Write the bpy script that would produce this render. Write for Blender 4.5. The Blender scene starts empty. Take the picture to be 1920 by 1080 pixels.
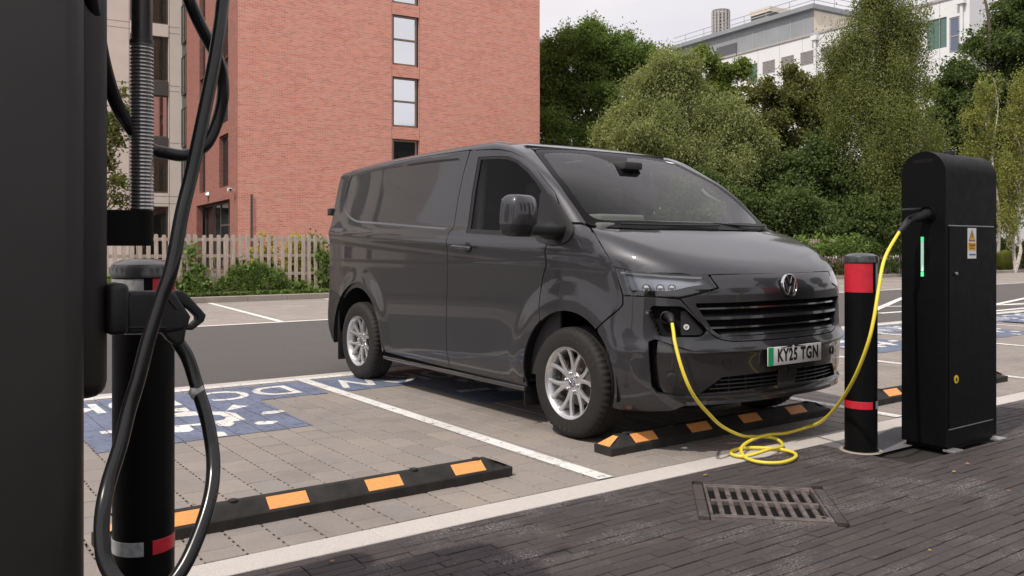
import bpy, bmesh, math, random
import numpy as np
from mathutils import Vector, Matrix, Euler
from mathutils.geometry import delaunay_2d_cdt
random.seed(7); np.random.seed(7)
R = math.radians
# ------------------------------------------------------------------ camera, sky, sun
SC = bpy.context.scene
COL = SC.collection
YAW = math.atan(1165/1620.)
CAM_H = 1.208
cd = bpy.data.cameras.new("camera"); cam = bpy.data.objects.new("camera", cd); COL.objects.link(cam)
cam.location = (0, 0, CAM_H); cam.rotation_euler = (R(90), 0, -YAW)
cd.sensor_width = 36; cd.lens = 36*1620/1920.; cd.shift_y = -78/1920.
cd.clip_start = .05; cd.clip_end = 1500
SC.camera = cam
SUN = Vector((-.68, -.13, 1.0)).normalized()
w = bpy.data.worlds.new("World"); SC.world = w; w.use_nodes = True
nt = w.node_tree; nt.nodes.clear()
def wn(t, **k):
    n = nt.nodes.new(t)
    for a, b in k.items(): setattr(n, a, b)
    return n
out = wn('ShaderNodeOutputWorld'); bg = wn('ShaderNodeBackground'); sky = wn('ShaderNodeTexSky', sky_type='NISHITA')
sky.sun_disc = False; sky.sun_elevation = math.asin(SUN.z); sky.sun_rotation = math.atan2(SUN.x, SUN.y)
sky.dust_density = 2.5; sky.air_density = 1.0; sky.ozone_density = 1.0
tc = wn('ShaderNodeTexCoord'); mp = wn('ShaderNodeMapping'); mp.inputs['Scale'].default_value = (1, 1, 4.5)
nz = wn('ShaderNodeTexNoise'); nz.inputs['Scale'].default_value = 2.3; nz.inputs['Detail'].default_value = 7; nz.inputs['Roughness'].default_value = .55
rp = wn('ShaderNodeValToRGB'); rp.color_ramp.elements[0].position = .36; rp.color_ramp.elements[0].color = (.76, .76, .76, 1)
rp.color_ramp.elements[1].position = .68; rp.color_ramp.elements[1].color = (.97, .97, .97, 1)
mx = wn('ShaderNodeMix', data_type='RGBA')
nt.links.new(tc.outputs['Generated'], mp.inputs[0]); nt.links.new(mp.outputs[0], nz.inputs[0]); nt.links.new(nz.outputs[0], rp.inputs[0])
nt.links.new(rp.outputs[0], mx.inputs[0]); nt.links.new(sky.outputs[0], mx.inputs[6]); mx.inputs[7].default_value = (8.75, 8.3, 8.45, 1)
nt.links.new(mx.outputs[2], bg.inputs[0]); bg.inputs[1].default_value = .1; nt.links.new(bg.outputs[0], out.inputs[0])
sd = bpy.data.lights.new("sun", 'SUN'); so = bpy.data.objects.new("sun", sd); COL.objects.link(so)
sd.energy = 3.0; sd.angle = R(1.2); sd.color = (1, .92, .82); so.rotation_euler = SUN.to_track_quat('Z', 'Y').to_euler(); so.location = (0, 0, 30)
SC.view_settings.view_transform = 'Standard'; SC.view_settings.look = 'None'; SC.view_settings.exposure = .18; SC.view_settings.gamma = 1
SC.view_settings.use_curve_mapping = False
SC.render.engine = 'CYCLES'
SC.cycles.max_bounces = 8; SC.cycles.transparent_max_bounces = 12; SC.cycles.diffuse_bounces = 3; SC.cycles.glossy_bounces = 4
SC.cycles.use_denoising = True
# ------------------------------------------------------------------ small helpers
SN, CN = math.sin(YAW), math.cos(YAW)
def atz(px, py, Z):
    "world point seen at photo pixel px,py at depth Z along the view"
    xc = (px-960)/1620.*Z
    return Vector((CN*xc+SN*Z, -SN*xc+CN*Z, CAM_H-(py-462)/1620.*Z))
def tag(o, label=None, cat=None, group=None, kind=None):
    if label: o['label'] = label
    if cat: o['category'] = cat
    if group: o['group'] = group
    if kind: o['kind'] = kind
    return o
def empty(name, loc=(0, 0, 0), rz=0, **k):
    o = bpy.data.objects.new(name, None); COL.objects.link(o); o.location = loc; o.rotation_euler = (0, 0, rz); o.empty_display_size = .1
    return tag(o, **k)
def link(name, me, parent=None, loc=None, rot=None):
    o = bpy.data.objects.new(name, me); COL.objects.link(o)
    if parent is not None: o.parent = parent
    if loc is not None: o.location = loc
    if rot is not None: o.rotation_euler = rot
    return o
def mesh_np(name, V, Fq, m=None, smooth=False):
    "V (n,3), Fq (k,3) or (k,4) arrays"
    V = np.asarray(V, np.float32); Fq = np.asarray(Fq, np.int32)
    me = bpy.data.meshes.new(name); me.vertices.add(len(V)); me.vertices.foreach_set('co', V.ravel())
    n, k = Fq.shape
    me.loops.add(n*k); me.loops.foreach_set('vertex_index', Fq.ravel())
    me.polygons.add(n); me.polygons.foreach_set('loop_start', np.arange(0, n*k, k, dtype=np.int32)); me.polygons.foreach_set('loop_total', np.full(n, k, np.int32))
    if smooth: me.polygons.foreach_set('use_smooth', np.ones(n, bool))
    me.update(calc_edges=True); me.validate()
    if m: me.materials.append(m)
    return me
class MB:
    "collects simple shapes, then links them as one mesh object"
    def __init__(s): s.v = []; s.f = []; s.sm = []
    def add(s, V, F, smooth=False, M=None):
        b = len(s.v)
        s.v += [tuple(M @ Vector(p)) if M is not None else tuple(p) for p in V]
        s.f += [tuple(b+i for i in f) for f in F]; s.sm += [smooth]*len(F); return s
    def box(s, a, b, M=None):
        x0, y0, z0 = a; x1, y1, z1 = b
        V = [(x0, y0, z0), (x1, y0, z0), (x1, y1, z0), (x0, y1, z0), (x0, y0, z1), (x1, y0, z1), (x1, y1, z1), (x0, y1, z1)]
        return s.add(V, [(0, 3, 2, 1), (4, 5, 6, 7), (0, 1, 5, 4), (1, 2, 6, 5), (2, 3, 7, 6), (3, 0, 4, 7)], False, M)
    def rbox(s, a, b, bev=.01, seg=2, M=None):
        bm = bmesh.new(); bmesh.ops.create_cube(bm, size=1)
        a = Vector(a); b = Vector(b)
        for v in bm.verts: v.co = Vector(((v.co.x+.5)*(b.x-a.x)+a.x, (v.co.y+.5)*(b.y-a.y)+a.y, (v.co.z+.5)*(b.z-a.z)+a.z))
        bmesh.ops.bevel(bm, geom=bm.edges[:], offset=bev, segments=seg, profile=.5, affect='EDGES')
        bm.verts.index_update()
        s.add([v.co[:] for v in bm.verts], [[v.index for v in f.verts] for f in bm.faces], seg > 1, M); bm.free(); return s
    def prism(s, poly, z0, z1, M=None, cap=True):
        n = len(poly)
        V = [(x, y, z0) for x, y in poly]+[(x, y, z1) for x, y in poly]
        F = [(i, (i+1) % n, n+(i+1) % n, n+i) for i in range(n)]
        if cap: F += [tuple(range(n))[::-1], tuple(range(n, 2*n))]
        return s.add(V, F, False, M)
    def lathe(s, prof, n=32, M=None, smooth=True, a0=0, a1=2*math.pi, closed=True):
        "prof: (r,z) list, revolved about z"
        full = abs(a1-a0-2*math.pi) < 1e-6; m = n if full else n+1
        V = []
        for i in range(m):
            a = a0+(a1-a0)*i/n
            V += [(r*math.cos(a), r*math.sin(a), z) for r, z in prof]
        k = len(prof); F = []
        for i in range(n):
            j = (i+1) % m
            for q in range(k-1): F.append((i*k+q, j*k+q, j*k+q+1, i*k+q+1))
        return s.add(V, F, smooth, M)
    def disc(s, r, z, n=32, M=None, flip=False):
        V = [(r*math.cos(2*math.pi*i/n), r*math.sin(2*math.pi*i/n), z) for i in range(n)]
        f = tuple(range(n)); return s.add(V, [f[::-1] if flip else f], False, M)
    def cyl(s, r, z0, z1, n=32, M=None, bev=0):
        if bev: pr = [(0, z0), (r-bev, z0), (r, z0+bev), (r, z1-bev), (r-bev, z1), (0, z1)]
        else: pr = [(0, z0), (r, z0), (r, z0), (r, z1), (r, z1), (0, z1)]
        return s.lathe(pr, n, M)
    def tube(s, pts, r, n=10, M=None, caps=True):
        pts = [Vector(p) for p in pts]; rs = r if isinstance(r, (list, tuple)) else [r]*len(pts)
        V = []; up = None
        for i, p in enumerate(pts):
            t = (pts[min(i+1, len(pts)-1)]-pts[max(i-1, 0)]).normalized()
            if up is None:
                up = Vector((0, 0, 1)) if abs(t.z) < .9 else Vector((1, 0, 0))
            up = (up-t*up.dot(t)).normalized(); sd_ = t.cross(up)
            V += [tuple(p+(up*math.cos(a)+sd_*math.sin(a))*rs[i]) for a in [2*math.pi*q/n for q in range(n)]]
        F = [(i*n+q, i*n+(q+1) % n, (i+1)*n+(q+1) % n, (i+1)*n+q) for i in range(len(pts)-1) for q in range(n)]
        if caps: F += [tuple(range(n))[::-1], tuple(range((len(pts)-1)*n, len(pts)*n))]
        return s.add(V, F, True, M)
    def mesh(s, name, m=None):
        me = bpy.data.meshes.new(name); me.from_pydata(s.v, [], s.f)
        me.polygons.foreach_set('use_smooth', s.sm); 
        bm = bmesh.new(); bm.from_mesh(me); bmesh.ops.remove_doubles(bm, verts=bm.verts, dist=1e-5); bmesh.ops.recalc_face_normals(bm, faces=bm.faces)
        for e in bm.edges:
            if len(e.link_faces) == 2 and e.calc_face_angle(0) > R(35): e.smooth = False
        bm.to_mesh(me); bm.free()
        if m: me.materials.append(m)
        return me
    def build(s, name, m, parent=None, loc=None, rot=None):
        return link(name, s.mesh(name, m), parent, loc, rot)
def spline(P, per=8):
    P = [np.array(p, float) for p in P]; o = []
    for i in range(len(P)-1):
        p0 = P[max(i-1, 0)]; p1 = P[i]; p2 = P[i+1]; p3 = P[min(i+2, len(P)-1)]
        for q in range(per):
            t = q/per; o.append(.5*((2*p1)+(-p0+p2)*t+(2*p0-5*p1+4*p2-p3)*t*t+(-p0+3*p1-3*p2+p3)*t**3))
    o.append(P[-1]); return [tuple(x) for x in o]
def text_mesh(s, size, extr=.001, bold=0., sx=1., align='CENTER', sp=1.):
    cu = bpy.data.curves.new('t', 'FONT'); cu.body = s; cu.size = size; cu.extrude = extr; cu.offset = bold; cu.align_x = align; cu.align_y = 'CENTER'; cu.space_character = sp
    cu.resolution_u = 4
    o = bpy.data.objects.new('t', cu); COL.objects.link(o); bpy.context.view_layer.update()
    me = bpy.data.meshes.new_from_object(o.evaluated_get(bpy.context.evaluated_depsgraph_get()))
    bpy.data.objects.remove(o); bpy.data.curves.remove(cu)
    for v in me.vertices: v.co.x *= sx
    return me
def add_text(name, s, size, m, parent, M, **k):
    me = text_mesh(s, size, **k); me.transform(M); me.materials.clear(); me.materials.append(m); return link(name, me, parent)
def frame(o, x, y, z=None):
    "matrix with origin o, axes x,y"
    x = Vector(x).normalized(); y = Vector(y).normalized(); z = x.cross(y).normalized()
    M = Matrix((x, y, z)).transposed().to_4x4(); M.translation = Vector(o); return M
# ------------------------------------------------------------------ materials
class NT:
    def __init__(s, name):
        s.m = bpy.data.materials.new(name); s.m.use_nodes = True; s.t = s.m.node_tree; s.t.nodes.clear()
        s.out = s.n('ShaderNodeOutputMaterial'); s.b = s.n('ShaderNodeBsdfPrincipled'); s.l(s.b.outputs[0], s.out.inputs[0])
    def n(s, t, **k):
        x = s.t.nodes.new(t)
        for a, b in k.items():
            if a.startswith('i_'): x.inputs[a[2:].replace('_', ' ')].default_value = b
            else: setattr(x, a, b)
        return x
    def l(s, a, b): s.t.links.new(a, b)
    def coord(s, kind='Object', scale=(1, 1, 1)):
        c = s.n('ShaderNodeTexCoord'); m = s.n('ShaderNodeMapping'); m.inputs['Scale'].default_value = scale; s.l(c.outputs[kind], m.inputs[0]); return m.outputs[0]
    def pos(s, scale=(1, 1, 1)):
        c = s.n('ShaderNodeNewGeometry'); m = s.n('ShaderNodeMapping'); m.inputs['Scale'].default_value = scale; s.l(c.outputs['Position'], m.inputs[0]); return m.outputs[0]
    def noise(s, vec, scale, detail=4, rough=.55, lo=.3, hi=.7):
        n = s.n('ShaderNodeTexNoise'); n.inputs['Scale'].default_value = scale; n.inputs['Detail'].default_value = detail; n.inputs['Roughness'].default_value = rough
        s.l(vec, n.inputs[0]); r = s.n('ShaderNodeMapRange'); r.inputs[1].default_value = lo; r.inputs[2].default_value = hi; s.l(n.outputs[0], r.inputs[0]); return r.outputs[0]
    def mix(s, f, a, b, mode='MIX'):
        x = s.n('ShaderNodeMix', data_type='RGBA', blend_type=mode)
        for i, v in ((0, f), (6, a), (7, b)):
            if hasattr(v, 'is_output'): s.l(v, x.inputs[i])
            elif isinstance(v, (int, float)): x.inputs[i].default_value = v if i == 0 else (v, v, v, 1)
            else: x.inputs[i].default_value = (*v, 1)
        return x.outputs[2]
    def math(s, op, a, b=None, c=None):
        x = s.n('ShaderNodeMath', operation=op)
        for i, v in enumerate((a, b, c)):
            if v is None: continue
            if hasattr(v, 'is_output'): s.l(v, x.inputs[i])
            else: x.inputs[i].default_value = v
        return x.outputs[0]
    def bump(s, h, dist=.002, strength=1.):
        x = s.n('ShaderNodeBump'); x.inputs['Distance'].default_value = dist; x.inputs['Strength'].default_value = strength; s.l(h, x.inputs['Height']); s.l(x.outputs[0], s.b.inputs['Normal']); return x
    def set(s, **k):
        for a, v in k.items():
            i = s.b.inputs[{'col': 'Base Color', 'rough': 'Roughness', 'metal': 'Metallic', 'spec': 'Specular IOR Level', 'coat': 'Coat Weight', 'coatr': 'Coat Roughness', 'emit': 'Emission Color', 'es': 'Emission Strength', 'alpha': 'Alpha', 'trans': 'Transmission Weight', 'sub': 'Subsurface Weight'}[a]]
            if hasattr(v, 'is_output'): s.l(v, i)
            elif isinstance(v, tuple): i.default_value = (*v, 1)
            else: i.default_value = v
        return s
def simple(name, col, rough=.5, metal=0., spec=.5, var=.12, vs=6., bump=0., bs=200., coat=0.):
    t = NT(name); p = t.coord('Object')
    f = t.noise(p, vs, 5); c = t.mix(f, tuple(x*(1-var) for x in col), tuple(min(1, x*(1+var)) for x in col)); t.set(col=c, metal=metal, spec=spec, coat=coat)
    t.set(rough=t.math('MULTIPLY_ADD', t.noise(p, vs*2.3, 4), .12, rough-.06))
    if bump: t.bump(t.noise(p, bs, 3), bump)
    return t.m
M = {}
M['asphalt'] = (lambda t: (t.set(col=t.mix(t.noise(t.pos(), 260, 3, .7, .35, .68), t.mix(t.noise(t.pos((.12, 2.2, 1)), .9, 6, .6, .35, .7), t.mix(t.noise(t.pos(), .35, 6, .6), (.078, .074, .075), (.115, .109, .108)), (.085, .080, .080)), (.19, .18, .178)), rough=.85, spec=.3), t.bump(t.noise(t.pos(), 300, 2), .004), t.m)[-1])(NT('asphalt'))
def paving(name, cols, speck, rough=.8, stain=None, salt=None, bd=.0012):
    t = NT(name); p = t.pos(); oi = t.n('ShaderNodeObjectInfo'); ge = t.n('ShaderNodeNewGeometry')
    rnd = t.math('FRACT', t.math('ADD', oi.outputs['Random'], ge.outputs['Random Per Island']))
    r = t.n('ShaderNodeValToRGB'); el = r.color_ramp.elements
    while len(el) < len(cols): el.new(.5)
    for i, c in enumerate(cols): el[i].position = i/(len(cols)-1); el[i].color = (*c, 1)
    t.l(rnd, r.inputs[0]); c = r.outputs[0]
    c = t.mix(t.noise(p, 3.1, 6, .6, .35, .65), c, t.mix(.5, c, speck), 'MIX')
    c = t.mix(t.math('MULTIPLY', t.noise(p, 330, 2, .6, .5, .72), .55), c, tuple(min(1, x*1.9) for x in speck))
    c = t.mix(t.math('MULTIPLY', t.noise(p, 240, 2, .6, .54, .7), .6), c, tuple(x*.35 for x in speck))
    if stain: c = t.mix(t.math('MULTIPLY', t.noise(p, .9, 7, .65, .52, .72), .55), c, stain)
    if salt:
        f = t.math('MULTIPLY', t.noise(t.pos((1, 1.8, 1)), 1.3, 8, .78, .50, .66), t.noise(p, 95, 5, .85, .52, .60)); c = t.mix(t.math('MULTIPLY', f, .8), c, salt)
    t.set(col=c, rough=rough, spec=.35); t.bump(t.math('ADD', t.noise(p, 160, 4), t.noise(p, 30, 3)), bd); return t.m
M['paver'] = paving('paver', [(.225, .200, .185), (.275, .240, .215), (.245, .225, .215), (.305, .262, .228), (.24, .21, .19)], (.23, .21, .198), stain=(.14, .125, .12))
M['clay'] = paving('dark_clay_paver', [(.042, .035, .036), (.060, .049, .050), (.050, .043, .046), (.072, .058, .057)], (.060, .051, .052), salt=(.46, .43, .45), rough=.7, bd=.0022)
M['kerb'] = paving('pale_granite', [(.46, .43, .41), (.50, .47, .445), (.48, .45, .43)], (.43, .40, .385), bd=.0006)
M['kerbgrey'] = paving('weathered_kerb', [(.30, .26, .23), (.36, .31, .27), (.33, .30, .28)], (.26, .23, .20), stain=(.15, .13, .11))
M['slab'] = paving('blue_grey_slab', [(.12, .12, .13), (.13, .13, .14)], (.13, .13, .14))
M['joint'] = simple('joint_grit', (.022, .019, .017), .95, bump=.002, bs=300)
M['soil'] = simple('soil', (.075, .055, .040), .95, var=.5, vs=5, bump=.01, bs=40)
def paint_on_pavers(name, col, wear=.5):
    "road paint lying on the pavers: the joints of the same grid show through"
    t = NT(name); p = t.pos(); sx = t.n('ShaderNodeSeparateXYZ'); t.l(p, sx.inputs[0])
    gx = t.math('FRACT', t.math('DIVIDE', t.math('ADD', sx.outputs[0], PX/2-PX0+10*PX), PX)); jx = t.math('LESS_THAN', t.math('ABSOLUTE', t.math('SUBTRACT', gx, .5)), .0042/PX)
    nib = t.math('GREATER_THAN', t.math('FRACT', t.math('DIVIDE', sx.outputs[1], .055)), .42)
    jx = t.math('MULTIPLY', jx, nib)
    par = t.math('MULTIPLY', t.math('GREATER_THAN', t.math('FRACT', t.math('DIVIDE', t.math('ADD', sx.outputs[0], -PX0+10*PX), 2*PX)), .5), PY/2)
    gy = t.math('FRACT', t.math('DIVIDE', t.math('ADD', t.math('ADD', sx.outputs[1], par), PY/2-PY0), PY)); jy = t.math('LESS_THAN', t.math('ABSOLUTE', t.math('SUBTRACT', gy, .5)), .0016/PY)
    j = t.math('MAXIMUM', jx, t.math('MULTIPLY', jy, t.noise(p, 3, 2, .5, .45, .5)))
    worn = t.math('MULTIPLY', t.noise(p, 19, 7, .75, .55, .64), wear)
    a = t.math('SUBTRACT', 1., t.math('MINIMUM', t.math('ADD', j, worn), 1.))
    t.set(col=t.mix(t.noise(p, 2.2, 6, .65), tuple(x*.74 for x in col), tuple(min(.8, x*1.12) for x in col)), rough=.65, alpha=a); t.bump(t.noise(p, 170, 4), .001); return t.m
PX, PX0, PY, PY0 = .1655, 1.142, .25, 3.36
M['white_line'] = paint_on_pavers('white_road_paint', (.74, .73, .70), .8)
M['blue_paint'] = paint_on_pavers('blue_road_paint', (.145, .175, .265), .7)
M['charger'] = simple('black_powder_coat', (.0035, .0035, .004), .46, spec=.11, var=.15, bump=.0003, bs=900)
M['cabinet'] = simple('dark_satin_cabinet', (.016, .0145, .0135), .40, spec=.55, var=.15, bump=.0003, bs=900)
M['conduit'] = simple('ribbed_metallic_conduit', (.42, .41, .41), .22, metal=.9, var=.15)
M['black_plastic'] = simple('black_plastic', (.014, .014, .015), .42, spec=.4, bump=.0003, bs=500)
M['matt_black'] = simple('matt_black', (.006, .006, .006), .8, spec=.2)
M['rubber'] = simple('rubber', (.017, .016, .0155), .72, spec=.35, bump=.0004, bs=300)
M['stop_rubber'] = simple('wheel_stop_rubber', (.026, .024, .023), .78, spec=.3, var=.4, vs=9, bump=.0012, bs=260)
M['cable_black'] = simple('black_cable', (.010, .010, .011), .22, spec=.5)
M['cable_yellow'] = simple('yellow_cable', (.74, .60, .055), .42, var=.06)
M['orange'] = simple('orange_reflective', (.78, .33, .10), .6, var=.10, vs=60, bump=.0004, bs=700)
M['red'] = simple('red_reflective', (.52, .012, .03), .35, spec=.6, var=.12, vs=30, bump=.0002, bs=900)
M['white_refl'] = simple('white_reflective', (.34, .35, .36), .4, var=.25, vs=60)
M['steel'] = simple('galvanised_steel', (.42, .43, .44), .45, metal=.8, var=.2, vs=30)
M['alloy'] = simple('silver_alloy', (.56, .56, .57), .30, metal=.85, var=.03, coat=.4)
M['chrome'] = simple('chrome', (.75, .75, .76), .12, metal=1, var=.02)
M['rust'] = simple('rusty_cast_iron', (.135, .112, .107), .62, metal=.35, var=.5, vs=14, bump=.0012, bs=180)
M['white'] = simple('white_plastic', (.75, .75, .74), .4, var=.03)
M['plate_green'] = simple('plate_green', (.02, .36, .13), .35, var=.03)
M['ink'] = simple('black_ink', (.012, .012, .012), .4)
M['amber'] = simple('amber_print', (.80, .42, .03), .5, var=.05)
M['blue_print'] = simple('blue_print', (.05, .13, .35), .5)
M['yellow_print'] = simple('yellow_print', (.72, .50, .02), .5, var=.05)
M['wood'] = (lambda t: (t.set(col=t.mix(t.noise(t.pos((8, 8, .8)), 6, 6, .6), (.36, .295, .25), (.60, .51, .44)), rough=.85), t.bump(t.noise(t.pos((9, 9, .7)), 14, 5), .003), t.m)[-1])(NT('weathered_timber'))
def car_paint():
    t = NT('dark_grey_metallic_paint'); p = t.coord('Object')
    fl = t.noise(p, 900, 1, .5, .35, .7); c = t.mix(fl, (.027, .0275, .031), (.090, .0915, .101)); t.set(col=c, metal=.86, rough=.45, coat=.85, coatr=.035, spec=.5); return t.m
M['paint'] = car_paint()
t = NT('gloss_dark_grey'); t.set(col=(.035, .032, .032), metal=.3, rough=.25, coat=1., coatr=.02); M['gloss'] = t.m
t = NT('interior_dark'); t.set(col=(.03, .03, .032), rough=.7); M['interior'] = t.m
t = NT('interior_grey'); t.set(col=(.22, .215, .20), rough=.7); M['interior_grey'] = t.m
def glass(name, tint, refl=1., ior=1.5):
    t = NT(name); t.t.nodes.remove(t.b); tr = t.n('ShaderNodeBsdfTransparent'); tr.inputs[0].default_value = (*tint, 1)
    g = t.n('ShaderNodeBsdfGlossy'); g.inputs['Roughness'].default_value = .01; fr = t.n('ShaderNodeFresnel'); fr.inputs[0].default_value = ior
    x = t.n('ShaderNodeMixShader'); t.l(t.math('MINIMUM', t.math('MULTIPLY', fr.outputs[0], refl), 1.), x.inputs[0]); t.l(tr.outputs[0], x.inputs[1]); t.l(g.outputs[0], x.inputs[2]); t.l(x.outputs[0], t.out.inputs[0]); return t.m
M['windscreen'] = glass('windscreen_glass', (.78, .84, .81), 1.05, 1.42)
M['side_glass'] = glass('tinted_glass', (.62, .66, .65), .38, 1.45)
M['lens'] = glass('headlight_lens', (.94, .95, .96), 2.2, 1.5)
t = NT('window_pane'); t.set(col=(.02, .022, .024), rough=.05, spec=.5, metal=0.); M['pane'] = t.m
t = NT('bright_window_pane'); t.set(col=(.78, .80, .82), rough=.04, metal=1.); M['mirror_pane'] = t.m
def brick(name, a, b, c, mortar, sc=1., streak=.40):
    t = NT(name); tc_ = t.n('ShaderNodeTexCoord'); sx = t.n('ShaderNodeSeparateXYZ'); t.l(tc_.outputs['Object'], sx.inputs[0])
    cb = t.n('ShaderNodeCombineXYZ'); t.l(t.math('ADD', sx.outputs[0], sx.outputs[1]), cb.inputs[0]); t.l(sx.outputs[2], cb.inputs[1])
    bt = t.n('ShaderNodeTexBrick', offset=.5); bt.inputs['Scale'].default_value = 1; bt.inputs['Brick Width'].default_value = .225*sc; bt.inputs['Row Height'].default_value = .075*sc
    bt.inputs['Mortar Size'].default_value = .009*sc; bt.inputs['Mortar Smooth'].default_value = .1; bt.inputs['Bias'].default_value = -.1
    bt.inputs['Color1'].default_value = (0, 0, 0, 1); bt.inputs['Color2'].default_value = (1, 1, 1, 1); bt.inputs['Mortar'].default_value = (.5, .5, .5, 1)
    t.l(cb.outputs[0], bt.inputs[0])
    mp_ = t.n('ShaderNodeMapping'); mp_.inputs['Scale'].default_value = (.55, 5.5, 1); t.l(cb.outputs[0], mp_.inputs[0])
    st = t.noise(mp_.outputs[0], 1.1, 6, .75, .42, .62)
    mp2 = t.n('ShaderNodeMapping'); mp2.inputs['Scale'].default_value = (1.6, 13.3, 1); t.l(cb.outputs[0], mp2.inputs[0])
    st2 = t.noise(mp2.outputs[0], 1.3, 4, .95, .52, .60)
    col = t.mix(bt.outputs[0], tuple(min(1, x*1.08) for x in a), tuple(x*.88 for x in b)); col = t.mix(t.math('MULTIPLY', st, streak), col, c); col = t.mix(t.math('MULTIPLY', st2, .55), col, mortar)
    col = t.mix(bt.outputs[1], col, mortar); col = t.mix(t.math('MULTIPLY', t.noise(cb.outputs[0], .35, 4), .25), col, t.mix(.5, col, c))
    t.set(col=col, rough=.85, spec=.25)
    t.bump(t.math('MULTIPLY', bt.outputs[1], -1.), .006); return t.m
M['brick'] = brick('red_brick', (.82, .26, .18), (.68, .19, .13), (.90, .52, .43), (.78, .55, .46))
M['brick_shade_joint'] = brick('shaded_brick_and_joint', (.34, .12, .095), (.25, .085, .07), (.40, .17, .14), (.30, .20, .17))  # red brick with the side wall's shade in its colour; also the joints
M['cream'] = simple('cream_panel', (.83, .755, .68), .7, var=.05, vs=.8)
M['bronze'] = simple('bronze_frame', (.11, .095, .08), .5, metal=.3)
M['tan_frame'] = simple('tan_frame', (.21, .165, .12), .5)
M['dark_panel'] = simple('dark_cladding', (.085, .082, .08), .5)
M['clad_white'] = simple('white_cladding', (.76, .78, .80), .5, var=.03, vs=.3)
M['clad_grey'] = simple('grey_cladding', (.27, .29, .31), .5, var=.08, vs=.4)
M['clad_cream'] = simple('cream_cladding', (.66, .59, .50), .55, var=.04, vs=.4)
M['louvre'] = simple('louvre_grey', (.40, .39, .38), .6)
M['louvre_dark'] = simple('louvre_dark', (.10, .10, .11), .6)
M['green_panel'] = simple('green_panel', (.10, .18, .16), .35)
M['olive_panel'] = simple('olive_panel', (.33, .36, .22), .4)
M['bark'] = simple('bark', (.11, .085, .065), .9, var=.4, vs=8, bump=.01, bs=20)
t = NT('birch_bark'); t.set(col=t.mix(t.noise(t.pos((3, 3, 14)), 2.5, 4, .6, .60, .66), (.55, .50, .45), (.08, .07, .06)), rough=.8); M['birch'] = t.m
def leaf(name, a, b, trans=.35, sc=1.2):
    t = NT(name); ge = t.n('ShaderNodeNewGeometry'); p = t.pos()
    f = t.math('MULTIPLY_ADD', ge.outputs['Random Per Island'], .30, t.math('MULTIPLY', t.noise(p, sc, 4), .70)); c = t.mix(f, a, b)
    t.set(col=c, rough=.62, spec=.18); tr = t.n('ShaderNodeBsdfTranslucent'); t.l(t.mix(1., c, (1.3, 1.5, .6), 'MULTIPLY'), tr.inputs[0])
    x = t.n('ShaderNodeMixShader'); x.inputs[0].default_value = trans; t.l(t.b.outputs[0], x.inputs[1]); t.l(tr.outputs[0], x.inputs[2]); t.l(x.outputs[0], t.out.inputs[0]); return t.m
M['leaf_oak'] = leaf('oak_leaves', (.075, .115, .032), (.20, .265, .075))
M['leaf_dark'] = leaf('dark_leaves', (.06, .088, .035), (.14, .18, .06))
M['leaf_willow'] = leaf('willow_leaves', (.16, .19, .08), (.35, .37, .17))
M['leaf_bright'] = leaf('bright_leaves', (.10, .14, .035), (.24, .29, .08))
M['leaf_brown'] = leaf('bronze_leaves', (.09, .105, .04), (.20, .20, .075))
M['leaf_birch'] = leaf('birch_leaves', (.105, .130, .042), (.24, .26, .095))
M['leaf_young'] = leaf('young_birch_leaves', (.17, .19, .06), (.33, .33, .11))
M['leaf_ivy'] = leaf('ivy_leaves', (.08, .13, .03), (.22, .30, .09), .25, 3)
M['leaf_yellow'] = leaf('yellow_leaves', (.30, .28, .05), (.50, .42, .08))
M['led'] = (lambda t: (t.set(col=(.5, .8, .65), emit=(.55, .82, .68), es=.36, rough=.3), t.m)[-1])(NT('green_led'))
t = NT('green_led_end'); t.set(col=(.1, .8, .3), emit=(.12, .8, .35), es=.7); M['led_end'] = t.m

# ------------------------------------------------------------------ ground, road, pavings
def sheet(name, x0, y0, x1, y1, z, m, parent=None, nx=1, kind='structure'):
    me = mesh_np(name, [(x0, y0, z), (x1, y0, z), (x1, y1, z), (x0, y1, z)], [(0, 1, 2, 3)], m); o = link(name, me, parent)
    if parent is None: o['kind'] = kind
    return o
def visible(x, y, z=0, mx_=90, my=120):
    Zc = SN*x+CN*y
    if Zc < .3: return None
    px = 960+1620*(CN*x-SN*y)/Zc; py = 462+1620*(CAM_H-z)/Zc
    return (px, py, Zc) if -mx_ < px < 1920+mx_ and py < 1080+my else None
sheet('ground', -600, -600, 600, 900, -.05, M['soil'])
sheet('road', -60, 7.70, 110, 13.30, -.004, M['asphalt'])
sheet('paving_bed', -60, -6, 110, 7.70, -.022, M['joint'])
# far bays: small blocks seen at a grazing angle -> relief by material
def far_paving():
    t = NT('far_block_paving'); p = t.pos(); bt = t.n('ShaderNodeTexBrick', offset=.5); t.l(p, bt.inputs[0]); bt.inputs['Scale'].default_value = 1
    bt.inputs['Brick Width'].default_value = .25; bt.inputs['Row Height'].default_value = .166; bt.inputs['Mortar Size'].default_value = .006
    bt.inputs['Color1'].default_value = (.26, .235, .215, 1); bt.inputs['Color2'].default_value = (.35, .315, .285, 1); bt.inputs['Mortar'].default_value = (.16, .14, .13, 1)
    c = t.mix(t.math('MULTIPLY', t.noise(p, .8, 6, .6), .35), bt.outputs[0], (.22, .20, .19)); c = t.mix(t.math('MULTIPLY', t.noise(p, 60, 3), .25), c, (.40, .36, .33))
    t.set(col=c, rough=.85, spec=.3); t.bump(t.math('MULTIPLY', bt.outputs[1], -1.), .004); return t.m
M['far_paving'] = far_paving()
M['line'] = simple('white_line_paint', (.74, .72, .69), .65, var=.08)
sheet('far_parking_bay', -60, 13.42, 110, 18.80, -.003, M['far_paving'])
kg = empty('road_edging', kind='structure')
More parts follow.
